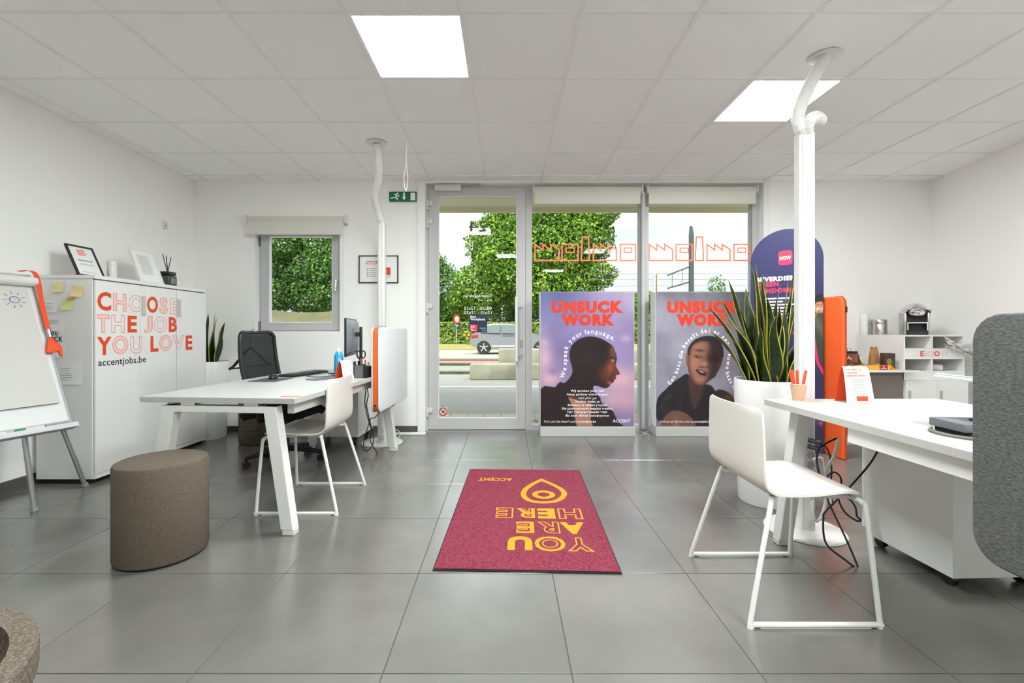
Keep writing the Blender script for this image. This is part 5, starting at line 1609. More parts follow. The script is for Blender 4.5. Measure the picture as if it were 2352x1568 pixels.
# arched roll-up display
AA, AB = Vector((2.370, 4.40)), Vector((2.812, 4.025))
AW = (AB - AA).length; au = (AB - AA) / AW; AH = 2.03
def arch_pt(px, py):
    k = (px - CX) / F
    s = (k * AA.y - AA.x) / (au.x - k * au.y)
    Y = AA.y + s * au.y
    return s, CZ - (py - CY) * Y / F
zs = lambda x, y: arch_pt(1700 + x * .2935, 500 + y * .2935)
ar = thing('arch_display', 'tall dark navy arched display with a pink NOW badge behind the snake plant', 'display', (AA.x, AA.y, 0))
MAr = frame((0, 0, 0), (au.x, au.y, 0), (0, 0, 1))
topz = lambda s: AH - AW / 2 + math.sqrt(max(0, (AW / 2) ** 2 - (s - AW / 2) ** 2))
pol = [(0, .0), (AW, .0)] + [(AW / 2 + AW / 2 * math.cos(R(a)), AH - AW / 2 + AW / 2 * math.sin(R(a))) for a in range(0, 181, 6)]
B().prism(pol, -.03, -.001, MAr).build('panel', mat('navy_panel', (40, 38, 74), .5), ar)
un, vn = np.meshgrid(np.linspace(0, 1, 110), np.linspace(0, 1, 300))
sg = un * AW
tg = np.vectorize(topz)(sg)
zg = .0 + vn * tg
pa = Paint(sg, zg, (44, 42, 82))
pa.blob(AW * .3, 1.9, .4, .5, (56, 54, 100), .6)
hair = [zs(*q) for q in ((570, 640), (600, 606), (640, 600), (690, 620), (700, 700), (660, 690), (640, 655), (600, 660), (575, 680))]
body = [zs(*q) for q in ((420, 760), (520, 745), (580, 745), (640, 735), (720, 760), (740, 1150), (650, 1170), (600, 1050), (560, 950), (420, 960))]
pa.poly(body, (56, 58, 50), .012, 3); pa.blob(*zs(610, 830), .03, .14, (110, 104, 84), .6, 20); pa.blob(*zs(640, 1020), .06, .1, (40, 60, 44), .6)
face = [zs(*q) for q in ((575, 690), (590, 655), (640, 655), (665, 690), (650, 735), (610, 745), (580, 730))]
pa.poly(face, (176, 124, 100), .01, 3); pa.poly(hair, (28, 24, 26), .01, 3); pa.blob(*zs(618, 712), .022, .008, (240, 232, 226), .95, 10); pa.blob(*zs(605, 682), .012, .004, (50, 34, 30), .8); pa.blob(*zs(638, 680), .012, .004, (50, 34, 30), .8)
ln = [(420, 900), (560, 930), (580, 960), (598, 1090), (608, 1135), (665, 1240), (720, 1300)]
for i in range(len(ln) - 1):
    q0, q1 = Vector(zs(*ln[i])), Vector(zs(*ln[i + 1])); d = (q1 - q0).normalized() * .009; n_ = Vector((-d.y, d.x))
    pa.poly([tuple(q0 - d + n_), tuple(q1 + d + n_), tuple(q1 + d - n_), tuple(q0 - d - n_)], (232, 40, 96), .006, 0)
pa.blob(*arch_pt(1880, 965), .12, .10, (110, 66, 120), .8); pa.blob(*arch_pt(1882, 990), .05, .10, (40, 36, 56), .8); pa.blob(*arch_pt(1885, 972), .012, .015, (200, 100, 90), .8)
me = print_mesh('print', sg, zg, pa.c, lambda a, c: np.column_stack([a * au.x + c * 0, a * au.y, c]))
me.transform(Matrix.Translation((-au.y * -.001 * 0, -.0012, 0)))
put('print', me, None, ar)
def arch_text(name, t, x0, x1, y0, y1, m, bold):
    s0, _ = arch_pt(x0, y0); s1, _ = arch_pt(x1, y0)
    sm = (s0 + s1) / 2; Y = AA.y + sm * au.y
    za, zb = CZ - (y1 - CY) * Y / F, CZ - (y0 - CY) * Y / F
    b = B(); text_in(b, t, MAr, s0, za, s1 - s0, zb - za, bold, z=.004); return b.build(name, m, ar, smooth=0)
M_PINKR = mat('raspberry_print', (236, 44, 84), .45)
s0, z1 = arch_pt(1788, 577); s1, z0 = arch_pt(1820, 607)
bp = []
for cx_, cz_, st in ((s1 - .025, z1 - .025, 0), (s0 + .025, z1 - .025, 90), (s0 + .025, z0 + .025, 180), (s1 - .025, z0 + .025, 270)):
    for k in range(6): bp.append((cx_ + .025 * math.cos(R(st + 18 * k)), cz_ + .025 * math.sin(R(st + 18 * k))))
B().prism(bp, .002, .0035, MAr).build('badge', M_PINKR, ar, smooth=0)
arch_text('badge_lettering', 'NOW', 1791, 1817, 588, 597, M_WINK, .05)
arch_text('headline', 'BIJVERDIENEN', 1737, 1852, 634, 648, M_WINK, .06)
arch_text('headline', 'IN EEN', 1737, 1789, 648, 658.5, M_PINKR, .06)
arch_text('headline', 'HANDOMDRAAI', 1737, 1866, 661, 671.5, M_PINKR, .06)
b = B(); s0, _ = arch_pt(1741, 690); s1, _ = arch_pt(1830, 690)
rules(b, MAr, s0, s1, [CZ + (74 - 7.4 * k) * 4.2 / F for k in range(7)], .014, .004, .35)
b.build('fine_print', M_WINK, ar, smooth=0)
# orange padded panel standing beside it
op = thing('padded_panel', 'tall orange padded panel with a zip standing beside the navy arch', 'panel', (2.862, 4.20, 0))
def orr(L2, z0, z1, rad):
    pts = [(L2, z0)]
    for k in range(8): pts.append((L2 - rad + rad * math.cos(R(90 * k / 7)), z1 - rad + rad * math.sin(R(90 * k / 7))))
    for k in range(8): pts.append((-L2 + rad - rad * math.sin(R(90 * k / 7)), z1 - rad + rad * math.cos(R(90 * k / 7))))
    pts.append((-L2, z0)); return pts
MO = Matrix(((0, 0, 1, 0), (1, 0, 0, 0), (0, 1, 0, 0), (0, 0, 0, 1)))
M_ORP = mat('orange_padding', (228, 88, 28), .75, bump=.1, bscale=250)
B().prism(orr(.365, 0, 1.386, .07), -.022, .022, MO).build('cushion', M_ORP, op, bevel=(.014, 3))
B().prism(orr(.368, .0, 1.389, .07), .003, .009, MO).build('zip_seam', mat('dark_orange_seam', (150, 52, 20), .7), op)
B().cbox((.006, -.372, 1.27), (.012, .01, .05)).build('zip_pull', M_BLACK, op)

# ================================================================== COFFEE CORNER
cc = thing('base_cabinet', 'taupe fronted low cabinet with a white worktop left of the coffee shelf', 'cabinet', (3.38, 4.6, 0))
M_TAUPEF = mat('taupe_laminate', (118, 108, 102), .5)
Wb(B().box(2.95, 3.795, 4.36, 4.92, .09, .698), 'body', M_TAUPEF, cc, smooth=0)
Wb(B().box(2.95, 3.795, 4.36, 4.92, 0.0, .088), 'plinth', mat('pale_plinth', (186, 182, 176), .5), cc, smooth=0)
for x0 in (2.953, 3.375): Wb(B().box(x0, x0 + .417, 4.343, 4.359, .095, .695), 'door', M_TAUPEF, cc, smooth=0)
Wb(B().prism([(2.93, 4.27), (3.886, 4.27), (3.8, 4.343), (3.8, 4.92), (2.93, 4.92)], .70, .72), 'worktop', M_WHITE, cc, smooth=0)
sh = thing('shelf_unit', 'white open shelf box reading Enjoy standing on a cupboard in the corner', 'shelf', (4.1, 4.64, .622))
a0, a1, f0, f1 = 3.806, 4.39, 4.35, 4.92
zt, zb = 1.05, .622
s = B().box(a0, a0 + .016, f0, f1, zb, zt).box(a1 - .016, a1, f0, f1, zb, zt).box(a0 + .016, a1 - .016, f0, f1, zt - .014, zt).box(a0 + .016, a1 - .016, f1 - .01, f1, zb, zt - .014)
Wb(s, 'carcass', M_WHITE, sh, smooth=0)
Wb(B().box(a0 + .016, a1 - .016, f0, f1 - .011, .905, .921), 'shelf_board', M_WHITE, sh, smooth=0)
Wb(B().box(a0 + .016, a1 - .016, f0, f1 - .011, .69, .706), 'shelf_board', M_WHITE, sh, smooth=0)
Wb(B().box(4.073, 4.09, f0 + .003, f1 - .011, .922, zt - .014), 'divider', M_WHITE, sh, smooth=0)
Wb(B().box(4.073, 4.09, f0 + .003, f1 - .011, .707, .818), 'divider', M_WHITE, sh, smooth=0)
bn = Wb(B().box(a0 + .016, a1 - .016, f0 - .0, f0 + .016, .82, .904), 'name_band', M_WHITE, sh, smooth=0)
Wb(B().box(a0, a1, f0 - .004, f0 + .012, zb, .689), 'lower_fascia', M_WHITE, sh, smooth=0)
for ch, u0, u1, st in (('E', 1340, 1395, 's'), ('N', 1408, 1470, 'p'), ('J', 1480, 1530, 'o'), ('O', 1540, 1618, 's'), ('Y', 1628, 1690, 'p'), ('!', 1705, 1727, 'o')):
    q0, q1 = P(1900 + u0 * .1595, 818, f0), P(1900 + u1 * .1595, 806, f0)
    b = B(); M = FRONT(0, f0 - .0012, 0)
    text_in(b, ch, M, q0.x, q0.z, q1.x - q0.x, q1.z - q0.z, .03, 0 if st == 's' else .014)
    Wb(b, 'letter', M_RED if st == 's' else M_SALMON, bn, smooth=0)
lc = thing('cupboard', 'white low cupboard carrying the shelf box in the corner', 'cabinet', (4.1, 4.63, 0))
Wb(B().box(3.803, 4.405, 4.345, 4.92, .03, .62), 'body', M_WHITE, lc, smooth=0)
Wb(B().box(3.81, 4.4, 4.36, 4.92, 0, .03), 'plinth', M_SKIRT, lc, smooth=0)
for x0 in (3.806, 4.106):
    d = Wb(B().box(x0, x0 + .297, 4.328, 4.344, .035, .618), 'door', M_WHITE, lc, smooth=0)
    Wb(B().box(x0 + .03, x0 + .045, 4.316, 4.328, .37, .52), 'handle', M_STEEL, d, smooth=0)
# things on the shelf box
t = thing('paper_cup_stack', 'tall white stack of paper cups on the shelf box', 'cup stack', (3.85, 4.88, 1.0505))
for k in range(1): B().lathe([(.0, 0), (.028, 0), (.034, .03), (.036, .032), (.034, .034), (.0355, .09), (.037, .092), (.035, .094), (.036, .15), (.038, .152), (.036, .155), (.037, .222), (.0, .224)], 24).build('cups', M_PAPER, t)
t = thing('steel_canister', 'round brushed steel canister on the shelf box', 'canister', (3.945, 4.80, 1.0505))
B().lathe([(.0, 0), (.064, 0), (.065, .004), (.065, .108), (.064, .11)], 32).build('body', M_STEEL, t)
B().lathe([(.0655, .111), (.0665, .114), (.0665, .155), (.063, .16), (.0, .16)], 32).build('lid', M_STEEL, t)
cm = thing('coffee_machine', 'silver and black capsule coffee machine on the shelf box', 'coffee machine', (4.135, 4.60, 1.0505), R(-30))
M_SILV = mat('silver_plastic', (196, 194, 190), .28, metal=.75)
B().box(-.10, -.078, -.10, .13, 0, .225).box(.078, .10, -.10, .13, 0, .225).build('side_panel', M_SILV, cm, bevel=(.01, 2))
B().box(-.078, .078, -.03, .13, 0, .235).build('body', M_BLACK, cm, smooth=0)
B().box(-.078, .078, -.12, -.03, 0, .045).build('drip_tray', M_BLACK, cm, bevel=(.004, 1))
B().box(-.078, .078, -.115, -.03, .115, .123).box(-.078, -.07, -.115, -.10, .046, .115).box(.07, .078, -.115, -.10, .046, .115).build('cup_rest', M_CHROME, cm, smooth=0)
def dome(u, v):
    a = math.pi * (u - .5); x = .104 * math.sin(a)
    y = -.12 + .25 * v
    return (x, y, .215 + .10 * math.cos(a) * max(0, math.sin(math.pi * (.12 + .8 * v))) ** .7)
B().sheet(dome, 16, 12, .008).build('hood', M_CHROME, cm, smooth=70)
B().lathe([(.0, -.006), (.07, -.002), (.078, .006), (.07, .014), (.0, .016)], 28, (0, -.085, .228), 1, .75).build('head', M_CHROME, cm)
B().ball((0, -.085, .225), (.07, .055, .05), 20, 12).build('spout', M_CHROME, cm)
B().tube(cr_path([(-.11, -.08, .245), (-.09, -.13, .25), (.0, -.145, .252), (.09, -.13, .25), (.11, -.08, .245)], 6), .005, 8).build('lever', M_CHROME, cm)
# food on the worktop
ZW = .7205
M_JAR = mat('amber_glass_jar', (104, 62, 40), .12, coat=.5)
t = thing('biscuit_jar', 'round amber biscuit jar with a pale lid on the worktop', 'jar', (3.42, 4.52, ZW))
B().lathe([(.0, 0), (.06, 0), (.085, .02), (.098, .06), (.096, .10), (.075, .14), (.06, .15), (.06, .152), (.0, .152)], 32).build('body', M_JAR, t)
B().lathe([(.064, .15), (.066, .155), (.066, .168), (.0, .17)], 28).build('rim_lid', M_BLACK, t)
b = B(); ribbon(b, [(-.05 + .035 * math.cos(k * .4), .065 + .035 * math.sin(k * .4)) for k in range(16)], .006, frame((-.02, -.092, 0), (.95, -.3, 0), (0, 0, 1))); b.build('label_ring', M_PINK, t, smooth=0)
B().lathe([(.0, 0), (.05, 0), (.05, .008), (.0, .01)], 28, M=frame((.065, -.082, .085), (.8, .45, 0), (-.25, .2, .9))).build('round_lid', mat('pale_grey_lid', (206, 206, 200), .4), t)
t = thing('salt_shaker', 'slim glass shaker with a steel top at the back of the worktop', 'shaker', (3.62, 4.80, ZW))
B().lathe([(.0, 0), (.03, 0), (.026, .10), (.022, .15), (.0, .15)], 20).build('body', mat('frosted_glass', (190, 188, 184), .3), t); B().lathe([(.023, .15), (.022, .175), (.012, .19), (.0, .192)], 20).build('cap', M_STEEL, t)
t = thing('snack_bag', 'crumpled green and red snack bag on the worktop', 'bag', (3.565, 4.60, ZW))
def bag(w, d, h, seed, pinch=.3):
    r = random.Random(seed); ph = [r.random() * 6 for _ in range(6)]
    def fn(u, v):
        a = 2 * math.pi * u
        k = (1 - pinch * v ** 3) * (1 + .10 * math.sin(3 * a + ph[0] + 4 * v) * math.sin(math.pi * v))
        c_, s_ = math.cos(a), math.sin(a)
        q = (abs(c_) ** 4 + abs(s_) ** 4) ** -.25
        dd_ = d * (1 - .85 * v ** 2)
        return (w / 2 * q * c_ * k, dd_ / 2 * q * s_, h * v + .008 * math.sin(2 * a + ph[1]) * v)
    return fn
b = B().sheet(bag(.13, .09, .12, 1), 28, 10); b.build('wrapper', mat('green_foil', (42, 74, 36), .35, rgb2=(160, 176, 130), vscale=30), t, smooth=60)
B().sheet(lambda u, v: (-.085 + .05 * u, -.055 + .01 * v, .002 + .075 * v - .02 * u * v), 5, 5, .004).build('red_wrapper', mat('red_foil', (170, 20, 40), .35, rgb2=(60, 10, 14), vscale=40), t)
t = thing('paper_bag', 'folded brown kraft paper bag on the worktop', 'bag', (3.66, 4.52, ZW), R(12))
B().sheet(bag(.085, .075, .205, 3, .12), 28, 12).build('paper', mat('kraft_paper', (168, 124, 80), .85, vary=.12, vscale=20), t, smooth=50)
B().box(-.02, .02, -.039, -.037, .02, .045).build('label', M_PAPER, t, smooth=0)
t = thing('tea_box', 'dark box with an avocado picture on the worktop', 'box', (3.705, 4.385, ZW), R(-14))
B().box(-.06, .03, -.03, .05, 0, .155).build('carton', mat('dark_brown_carton', (66, 48, 36), .5), t, bevel=(.002, 1))
B().prism([(-.038 + .022 * math.cos(k * .3927), .06 + (.034 if math.sin(k * .3927) > 0 else .026) * math.sin(k * .3927)) for k in range(16)], 0, .001, frame((.018, -.0312, .012), (1, 0, 0), (0, 0, 1))).build('avocado_picture', mat('avocado_green', (120, 124, 70), .5), t, smooth=0)
B().box(.0305, .0315, -.02, .03, .02, .06).build('carton_label', mat('tan_label', (160, 130, 96), .5), t, smooth=0)
t = thing('sweets_box', 'long yellow and red sweets box at the front of the worktop', 'box', (3.50, 4.335, ZW), R(2))
B().box(-.17, .15, -.03, .03, 0, .042).build('carton', mat('yellow_carton', (238, 172, 30), .45), t, bevel=(.002, 1))
for x0, x1 in ((-.135, -.075), (.04, .12)):
    pb2 = B().box(x0, x1, -.0312, -.0302, .001, .041).build('red_panel', mat('crimson_carton', (176, 16, 58), .45), t, smooth=0)
    B().box(x0 + .012, x1 - .012, -.0318, -.0313, .012, .016).box((x0 + x1) / 2 - .006, (x0 + x1) / 2 + .006, -.0318, -.0313, .022, .034).build('print', M_WINK, pb2, smooth=0)
B().sheet(lambda u, v: (.15 + .06 * u, -.02 + .03 * v, .004 + .035 * (1 - u) + .015 * math.sin(5 * u + 3 * v)), 6, 4, .002).build('torn_flap', MATS['yellow_carton'], t)
t = thing('plastic_bag', 'crumpled clear plastic bag hanging out of the shelf box', 'bag', (4.27, 4.33, .95))
pr = random.Random(4)
wob = [[pr.uniform(-.025, .025) for _ in range(13)] for _ in range(9)]
def pbag(u, v):
    i, j = u * 12, v * 8
    w_ = wob[int(min(j, 7))][int(min(i, 11))]
    return (-.13 + .30 * u, -.02 - .04 * math.sin(math.pi * v) + w_, .02 - .13 * u ** 1.5 + (.07 - .10 * v) * (1 - .5 * u) + w_ * .5)
B().sheet(pbag, 24, 16).build('film', glass_mat('clear_film', (236, 234, 228), .3, .28), t, smooth=20)
t = thing('paper_roll', 'small white paper roll in the lower compartment of the shelf box', 'paper roll', (4.20, 4.46, .7065), R(35))
B().lathe([(.012, 0), (.028, 0), (.028, .06), (.012, .06)], 20, M=Matrix.Translation((0, 0, .0285)) @ Matrix.Rotation(R(90), 4, 'X')).build('roll', M_PAPER, t)

# ================================================================== RIGHT DESK THINGS
cp_ = GP(1822, 918, DH)
t = thing('pencil_cup', 'small beige paper cup on the corner of the right desk', 'cup', (cp_.x + .02, cp_.y - .01, DH))
B().lathe([(.0, .002), (.026, .0), (.0265, .002), (.038, .082), (.04, .083), (.038, .084), (.0365, .08), (.025, .006), (.0, .006)], 32).build('cup', mat('beige_paper_cup', (206, 166, 138), .7), t)
B().tube([(.0385 * math.cos(k * .2618), .0385 * math.sin(k * .2618), .083) for k in range(24)], .002, 6, True).build('rim', M_PAPER, t)
cx_, cy_ = t.location.x, t.location.y
for k, (dx_, dy_, hh) in enumerate(((-.048, -.01, .150), (-.030, .005, .150), (-.016, -.016, .148), (.038, .0, .148))):
    o = thing('pen', ('orange pen leaning furthest left in the beige paper cup', 'orange pen second from the left in the beige paper cup', 'orange pen in the middle of the beige paper cup', 'orange pen leaning right in the beige paper cup')[k], 'pen', (cx_ + dx_ * .3, cy_ + dy_ * .3, DH + .008), 0, 'orange pens in the paper cup')
    v = Vector((dx_, dy_, hh)) - Vector((dx_ * .3, dy_ * .3, .008)); v = v.normalized() * .148
    B().tube([(0, 0, 0), tuple(v * .5)], .005, 8).build('barrel', M_ORANGE, o); B().tube([tuple(v * .48), tuple(v * .97), tuple(v)], [.0065, .007, .004], 8).build('cap', M_ORANGE, o)
o = thing('pen', 'clear white pen leaning right in the beige paper cup', 'pen', (cx_ + .012, cy_ + .008, DH + .008))
B().tube([(0, 0, 0), (.04, .01, .135)], .004, 8).build('barrel', M_PLAST, o); B().tube([(.037, .0095, .125), (.0405, .01, .138)], .0045, 8).build('cap', M_WHITEM, o)
t = thing('leaflet', 'small orange printed card lying beside the paper cup', 'card', (1.535, 2.285, DH), R(-25))
B().box(-.06, .06, -.03, .03, .0003, .001).build('sheet', M_PAPER, t, smooth=0); B().box(-.05, .05, -.022, .02, .001, .0013).build('print', mat('pale_orange_print', (240, 150, 120), .6), t, smooth=0)
t = tent_card('white tent card with orange heading standing on the right desk', (1.752, 2.285, DH), 4, .132, .178, .075, M_PAPER, M_ORANGE)
CARD = FRONT(0, 0, 0)
for k, s_ in enumerate(('WAT MAG JIJ', 'VAN ONS', 'VERWACHTEN?')):
    b = B(); text_in(b, s_, CARD, -.058, .178 * (.88 - .085 * k), (.082, .06, .10)[k], .0105, .03)
    card_print(b, .075, .178).build('heading', M_ORANGE, t, smooth=0)
for k in range(9):
    b = B(); rules(b, CARD, -.035, .052, [.178 * (.64 - .047 * k)], .0024, 0, .35)
    card_print(b, .075, .178).build('fine_print', M_GREYINK, t, smooth=0)
b = B().sheet(lambda u, v: (-.02 + .06 * u, 0, .178 * .05 + .024 * v), 2, 4)
card_print(b, .075, .178).build('orange_badge', M_ORANGE, t, smooth=0)
ls = thing('laptop_stand', 'dark grey laptop stand base on the right desk beside the felt screen', 'laptop stand', (1.70, 1.535, DH), R(-4))
M_DGREY = mat('dark_grey_plastic', (94, 97, 102), .5)
B().box(-.185, .16, -.05, .09, .018, .048).build('base', M_DGREY, ls, bevel=(.006, 2))
for x0 in (-.17, .10): B().box(x0, x0 + .05, -.045, .085, .0005, .019).build('foot', M_RUBBER, ls, bevel=(.004, 1))
B().hexa([(-.14, -.05, .02), (.02, -.05, .006), (.02, .0, .006), (-.14, .0, .02)], [(-.14, -.05, .035), (.02, -.05, .035), (.02, .0, .035), (-.14, .0, .035)]).build('wedge', M_BLACK, ls, smooth=0)
B().tube([(-.10, .02, .048), (-.10, .02, .054)], .008, 10).build('button', M_BLACK, ls)
B().tube([(.06, .05, .045), (.12, .07, .10), (.10, .06, .145)], .012, 8).build('arm', M_DGREY, ls)
B().box(-.02, .16, -.04, .10, .145, .155).build('tray', M_STEEL, ls, smooth=0)
lp = thing('laptop', 'slim pale silver laptop raised on the stand at the right desk', 'laptop', (1.785, 1.57, DH + .157), R(-4))
Ml = Matrix.Rotation(R(6), 4, 'Y')
B().box(-.19, .17, -.10, .13, .004, .016, Ml).build('base', mat('pale_silver', (206, 214, 222), .3), lp, bevel=(.004, 2))
B().box(-.185, .165, -.095, .125, .017, .022, Ml).build('lid', MATS['pale_silver'], lp, bevel=(.003, 1))
B().cbox((.02, -.03, -.012), (.10, .06, .02)).build('stand_clip', M_DGREY, lp, bevel=(.003, 1))
cable('desk_cable', 'grey cable curving around the laptop stand on the right desk', [(1.80, 1.385, DH + .006), (1.64, 1.41, DH + .006), (1.53, 1.46, DH + .006), (1.485, 1.53, DH + .006), (1.495, 1.60, DH + .006), (1.54, 1.645, DH + .006)], .005, mat('grey_cable2', (110, 104, 98), .5))
cable('desk_cable', 'black cable rising from the laptop stand to the laptop', [(1.64, 1.56, DH + .05), (1.72, 1.60, DH + .06), (1.80, 1.65, DH + .10), (1.88, 1.68, DH + .14)], .004, M_BLACK)

# ================================================================== OUTSIDE
def slab(name, lab, y0, y1, z, m, x0=-60, x1=60):
    return tag(B().box(x0, x1, y0, y1, z - .3, z).build(name, m, smooth=0), lab, name.replace('_', ' '), kind='structure')
GZ = -.02
M_ASPH = mat('pale_asphalt', (109, 109, 103), .9, vary=.08, vscale=4, bump=.15, bscale=60)
pv = slab('pavement', 'beige paved strip in front of the entrance', 5.2801, 6.1, GZ - .012, mat('paver_bed', (86, 81, 75), .95), -4.5, 6)
M_PAVER = mat('beige_paver', (142, 136, 120), .9, vary=.1, vscale=3)
pme = B().box(.003, .217, .003, .267, -.02, 0).mesh('paver', smooth=0, bevel=(.004, 1))
for i in range(22):
    for j in range(3):
        o = put('paver', pme, M_PAVER, pv); o.location = (-1.6 + .22 * i + (.11 if j % 2 else 0), 5.285 + .27 * j, GZ)
slab('road', 'pale asphalt street in front of the shop', 6.1, 14.8, GZ - .02, M_ASPH)
slab('cycle_path', 'red cycle path across the street', 15.2, 17.0, GZ, mat('red_path', (151, 92, 80), .9, vary=.06, vscale=4))
slab('far_road', 'pale far lane of the street', 17.9, 27.5, GZ - .02, mat('far_asphalt', (128, 126, 115), .9, vary=.06, vscale=3))
slab('kerb', 'dark kerb beside the far lane', 17.0, 17.9, GZ + .03, mat('kerb_stone', (76, 70, 61), .9))
slab('verge', 'yellow green grass verge below the hedge', 27.5, 120, GZ + .02, mat('verge_grass', (101, 103, 44), .95, rgb2=(129, 120, 59), vscale=3, bump=.5, bscale=40))
tag(B().box(-60, 60, 14.8, 15.2, -.3, .03).build('moss_kerb', mat('mossy_kerb', (78, 80, 48), .95, rgb2=(48, 51, 25), vscale=6), smooth=0), 'mossy kerb before the cycle path', 'kerb', kind='structure')
tag(B().box(-60, 60, 11.9, 12.2, -.3, .02).build('moss_kerb', MATS['mossy_kerb'], smooth=0), 'mossy kerb behind the concrete blocks', 'kerb', kind='structure')
M_MARK = mat('white_road_paint', (173, 171, 165), .8)
tag(B().box(-20, 20, 9.2, 9.3, GZ - .0199, GZ - .017).build('road_marking', M_MARK, smooth=0), 'thin white line along the near street', 'road marking')
tag(B().box(-3.1, -1.85, 23.6, 25.2, GZ - .0199, GZ - .014).build('road_marking', M_MARK, smooth=0), 'wide white dash on the far lane behind the car', 'road marking')
tag(B().box(-1.2, 1.5, 24.2, 24.8, GZ - .0199, GZ - .014).build('road_marking', M_MARK, smooth=0), 'white dash on the far lane under the car', 'road marking')
M_CONC = mat('weathered_concrete', (139, 139, 123), .9, rgb2=(92, 92, 78), vscale=1.6, bump=.3, bscale=20)
def block(lab, x0, x1, y0, y1, h):
    t = B().box(0, x1 - x0, 0, y1 - y0, 0, h).build('concrete_block', M_CONC, bevel=(.03, 2)); t.location = (x0, y0, GZ - .02)
    tag(t, lab, 'concrete block', 'concrete traffic blocks'); return t
block('low weathered concrete block nearest the shop', -.83, 2.2, 10.5, 11.1, .36)
block('low weathered concrete block further right along the street', 2.25, 5.3, 10.5, 11.1, .36)
block('higher concrete block behind the low one', -.17, 2.2, 11.2, 11.8, .68)
block('higher concrete block further right along the street', 2.25, 5.2, 11.2, 11.8, .68)
# canopy above the shop front
cn = B().box(-6, 7, 5.285, 6.25, 2.78, 2.95).box(-6, 7, 6.25, 6.3, 2.72, 3.0).build('canopy', mat('beige_soffit', (226, 220, 190), .7), smooth=0)
tag(cn, 'beige canopy above the shop front outside', 'canopy', kind='structure')

# ---- leaves
M_FOL = bpy.data.materials.new('leaf_foliage'); M_FOL.use_nodes = True
t_ = M_FOL.node_tree; b_ = t_.nodes['Principled BSDF']; b_.inputs['Roughness'].default_value = .6; b_.inputs['Specular IOR Level'].default_value = .25
a_ = t_.nodes.new('ShaderNodeAttribute'); a_.attribute_name = 'Col'
tr_ = t_.nodes.new('ShaderNodeBsdfTranslucent'); mx_ = t_.nodes.new('ShaderNodeMixShader'); mx_.inputs[0].default_value = .35
t_.links.new(a_.outputs['Color'], b_.inputs['Base Color']); t_.links.new(a_.outputs['Color'], tr_.inputs['Color'])
t_.links.new(b_.outputs[0], mx_.inputs[1]); t_.links.new(tr_.outputs[0], mx_.inputs[2]); t_.links.new(mx_.outputs[0], t_.nodes['Material Output'].inputs[0])
def leaves(pts, nor, size, pal, rng):
    n = len(pts)
    nor = nor + rng.normal(size=(n, 3)) * .6
    nor /= np.linalg.norm(nor, axis=1)[:, None] + 1e-9
    a = np.cross(nor, rng.normal(size=(n, 3))); a /= np.linalg.norm(a, axis=1)[:, None] + 1e-9
    c = np.cross(nor, a)
    s = (size * (.6 + .8 * rng.random(n)))[:, None]
    V = np.stack([pts - a * s * .5, pts + c * s * .36, pts + a * s * .6, pts - c * s * .36], 1)
    pal = np.array(pal, float)
    k = rng.random(n)[:, None]
    C = pal[rng.integers(0, len(pal), n)] * (.82 + .36 * k)
    return V, C
def blob_pts(c, r, n, rng):
    d = rng.normal(size=(n, 3)); d /= np.linalg.norm(d, axis=1)[:, None]
    rad = .62 + .40 * rng.random(n) ** .6
    lump = 1 + .16 * np.sin(d[:, 0] * 5 + c[0]) * np.sin(d[:, 1] * 5 + c[1]) * np.sin(d[:, 2] * 6 + c[2])
    return np.array(c) + d * (rad * lump)[:, None] * np.array(r), d
M_BARK = mat('grey_brown_bark', (90, 75, 58), .95, bump=.6, bscale=12)
BRIGHT = [(88, 124, 34), (112, 148, 42), (70, 104, 30), (138, 168, 58), (56, 88, 28)]
DARK = [(67, 104, 45), (83, 123, 51), (58, 92, 42), (101, 139, 64)]
def tree(lab, base, blobs, n, size, pal, seed, trunk=.3, th=4.0):
    rng = np.random.default_rng(seed)
    t = thing('tree', lab, 'tree', base)
    tot = sum(b[1][0] * b[1][2] for b in blobs)
    Vs, Cs = [], []
    for c, r in blobs:
        p, d = blob_pts(c, r, int(n * r[0] * r[2] / tot), rng)
        V, C = leaves(p, d, size, pal, rng)
        Vs.append(V); Cs.append(C)
    o = put('foliage', quads_mesh('foliage', np.concatenate(Vs), np.concatenate(Cs), M_FOL), None, t); o['kind'] = 'stuff'
    tk = B().tube(cr_path([(0, 0, -.1), (.05, 0, th * .5), (-.05, .05, th)], 5), [trunk * (1 - .5 * i / 10) for i in range(11)], 10).build('trunk', M_BARK, t)
    for c, r in blobs[:5]:
        B().tube([(0, 0, th * .8), (c[0] * .6, c[1] * .6, (c[2] + th) * .5), (c[0] * .9, c[1] * .9, c[2])], [trunk * .5, trunk * .3, trunk * .12], 7).build('branch', M_BARK, tk)
    return t
tree('big bright green tree filling the view behind the glass door', (2.4, 46, 0),
     [((-1.5, -1, 7.5), (4.2, 3.6, 3.6)), ((2.2, -1, 9.0), (4.6, 3.8, 4.2)), ((.4, 0, 12.8), (4.8, 4, 4.2)), ((-4.8, -1, 5.2), (3.0, 2.8, 2.8)), ((5.6, 0, 10.6), (3.0, 3, 3.2)), ((3.8, -1, 5.2), (3.2, 3, 2.6)), ((-3.0, 0, 10.0), (3.4, 3, 3.0)), ((1.0, -2, 5.0), (3.2, 3, 2.4)), ((6.6, 0, 13.2), (2.6, 2.6, 2.4)), ((6.4, -1, 6.6), (2.2, 2.2, 1.5)), ((-6.4, -1, 4.0), (1.8, 1.8, 1.8)), ((3.5, 0, 16), (4, 3.5, 3.2))],
     64000, .27, BRIGHT, 1, .42, 5.0)
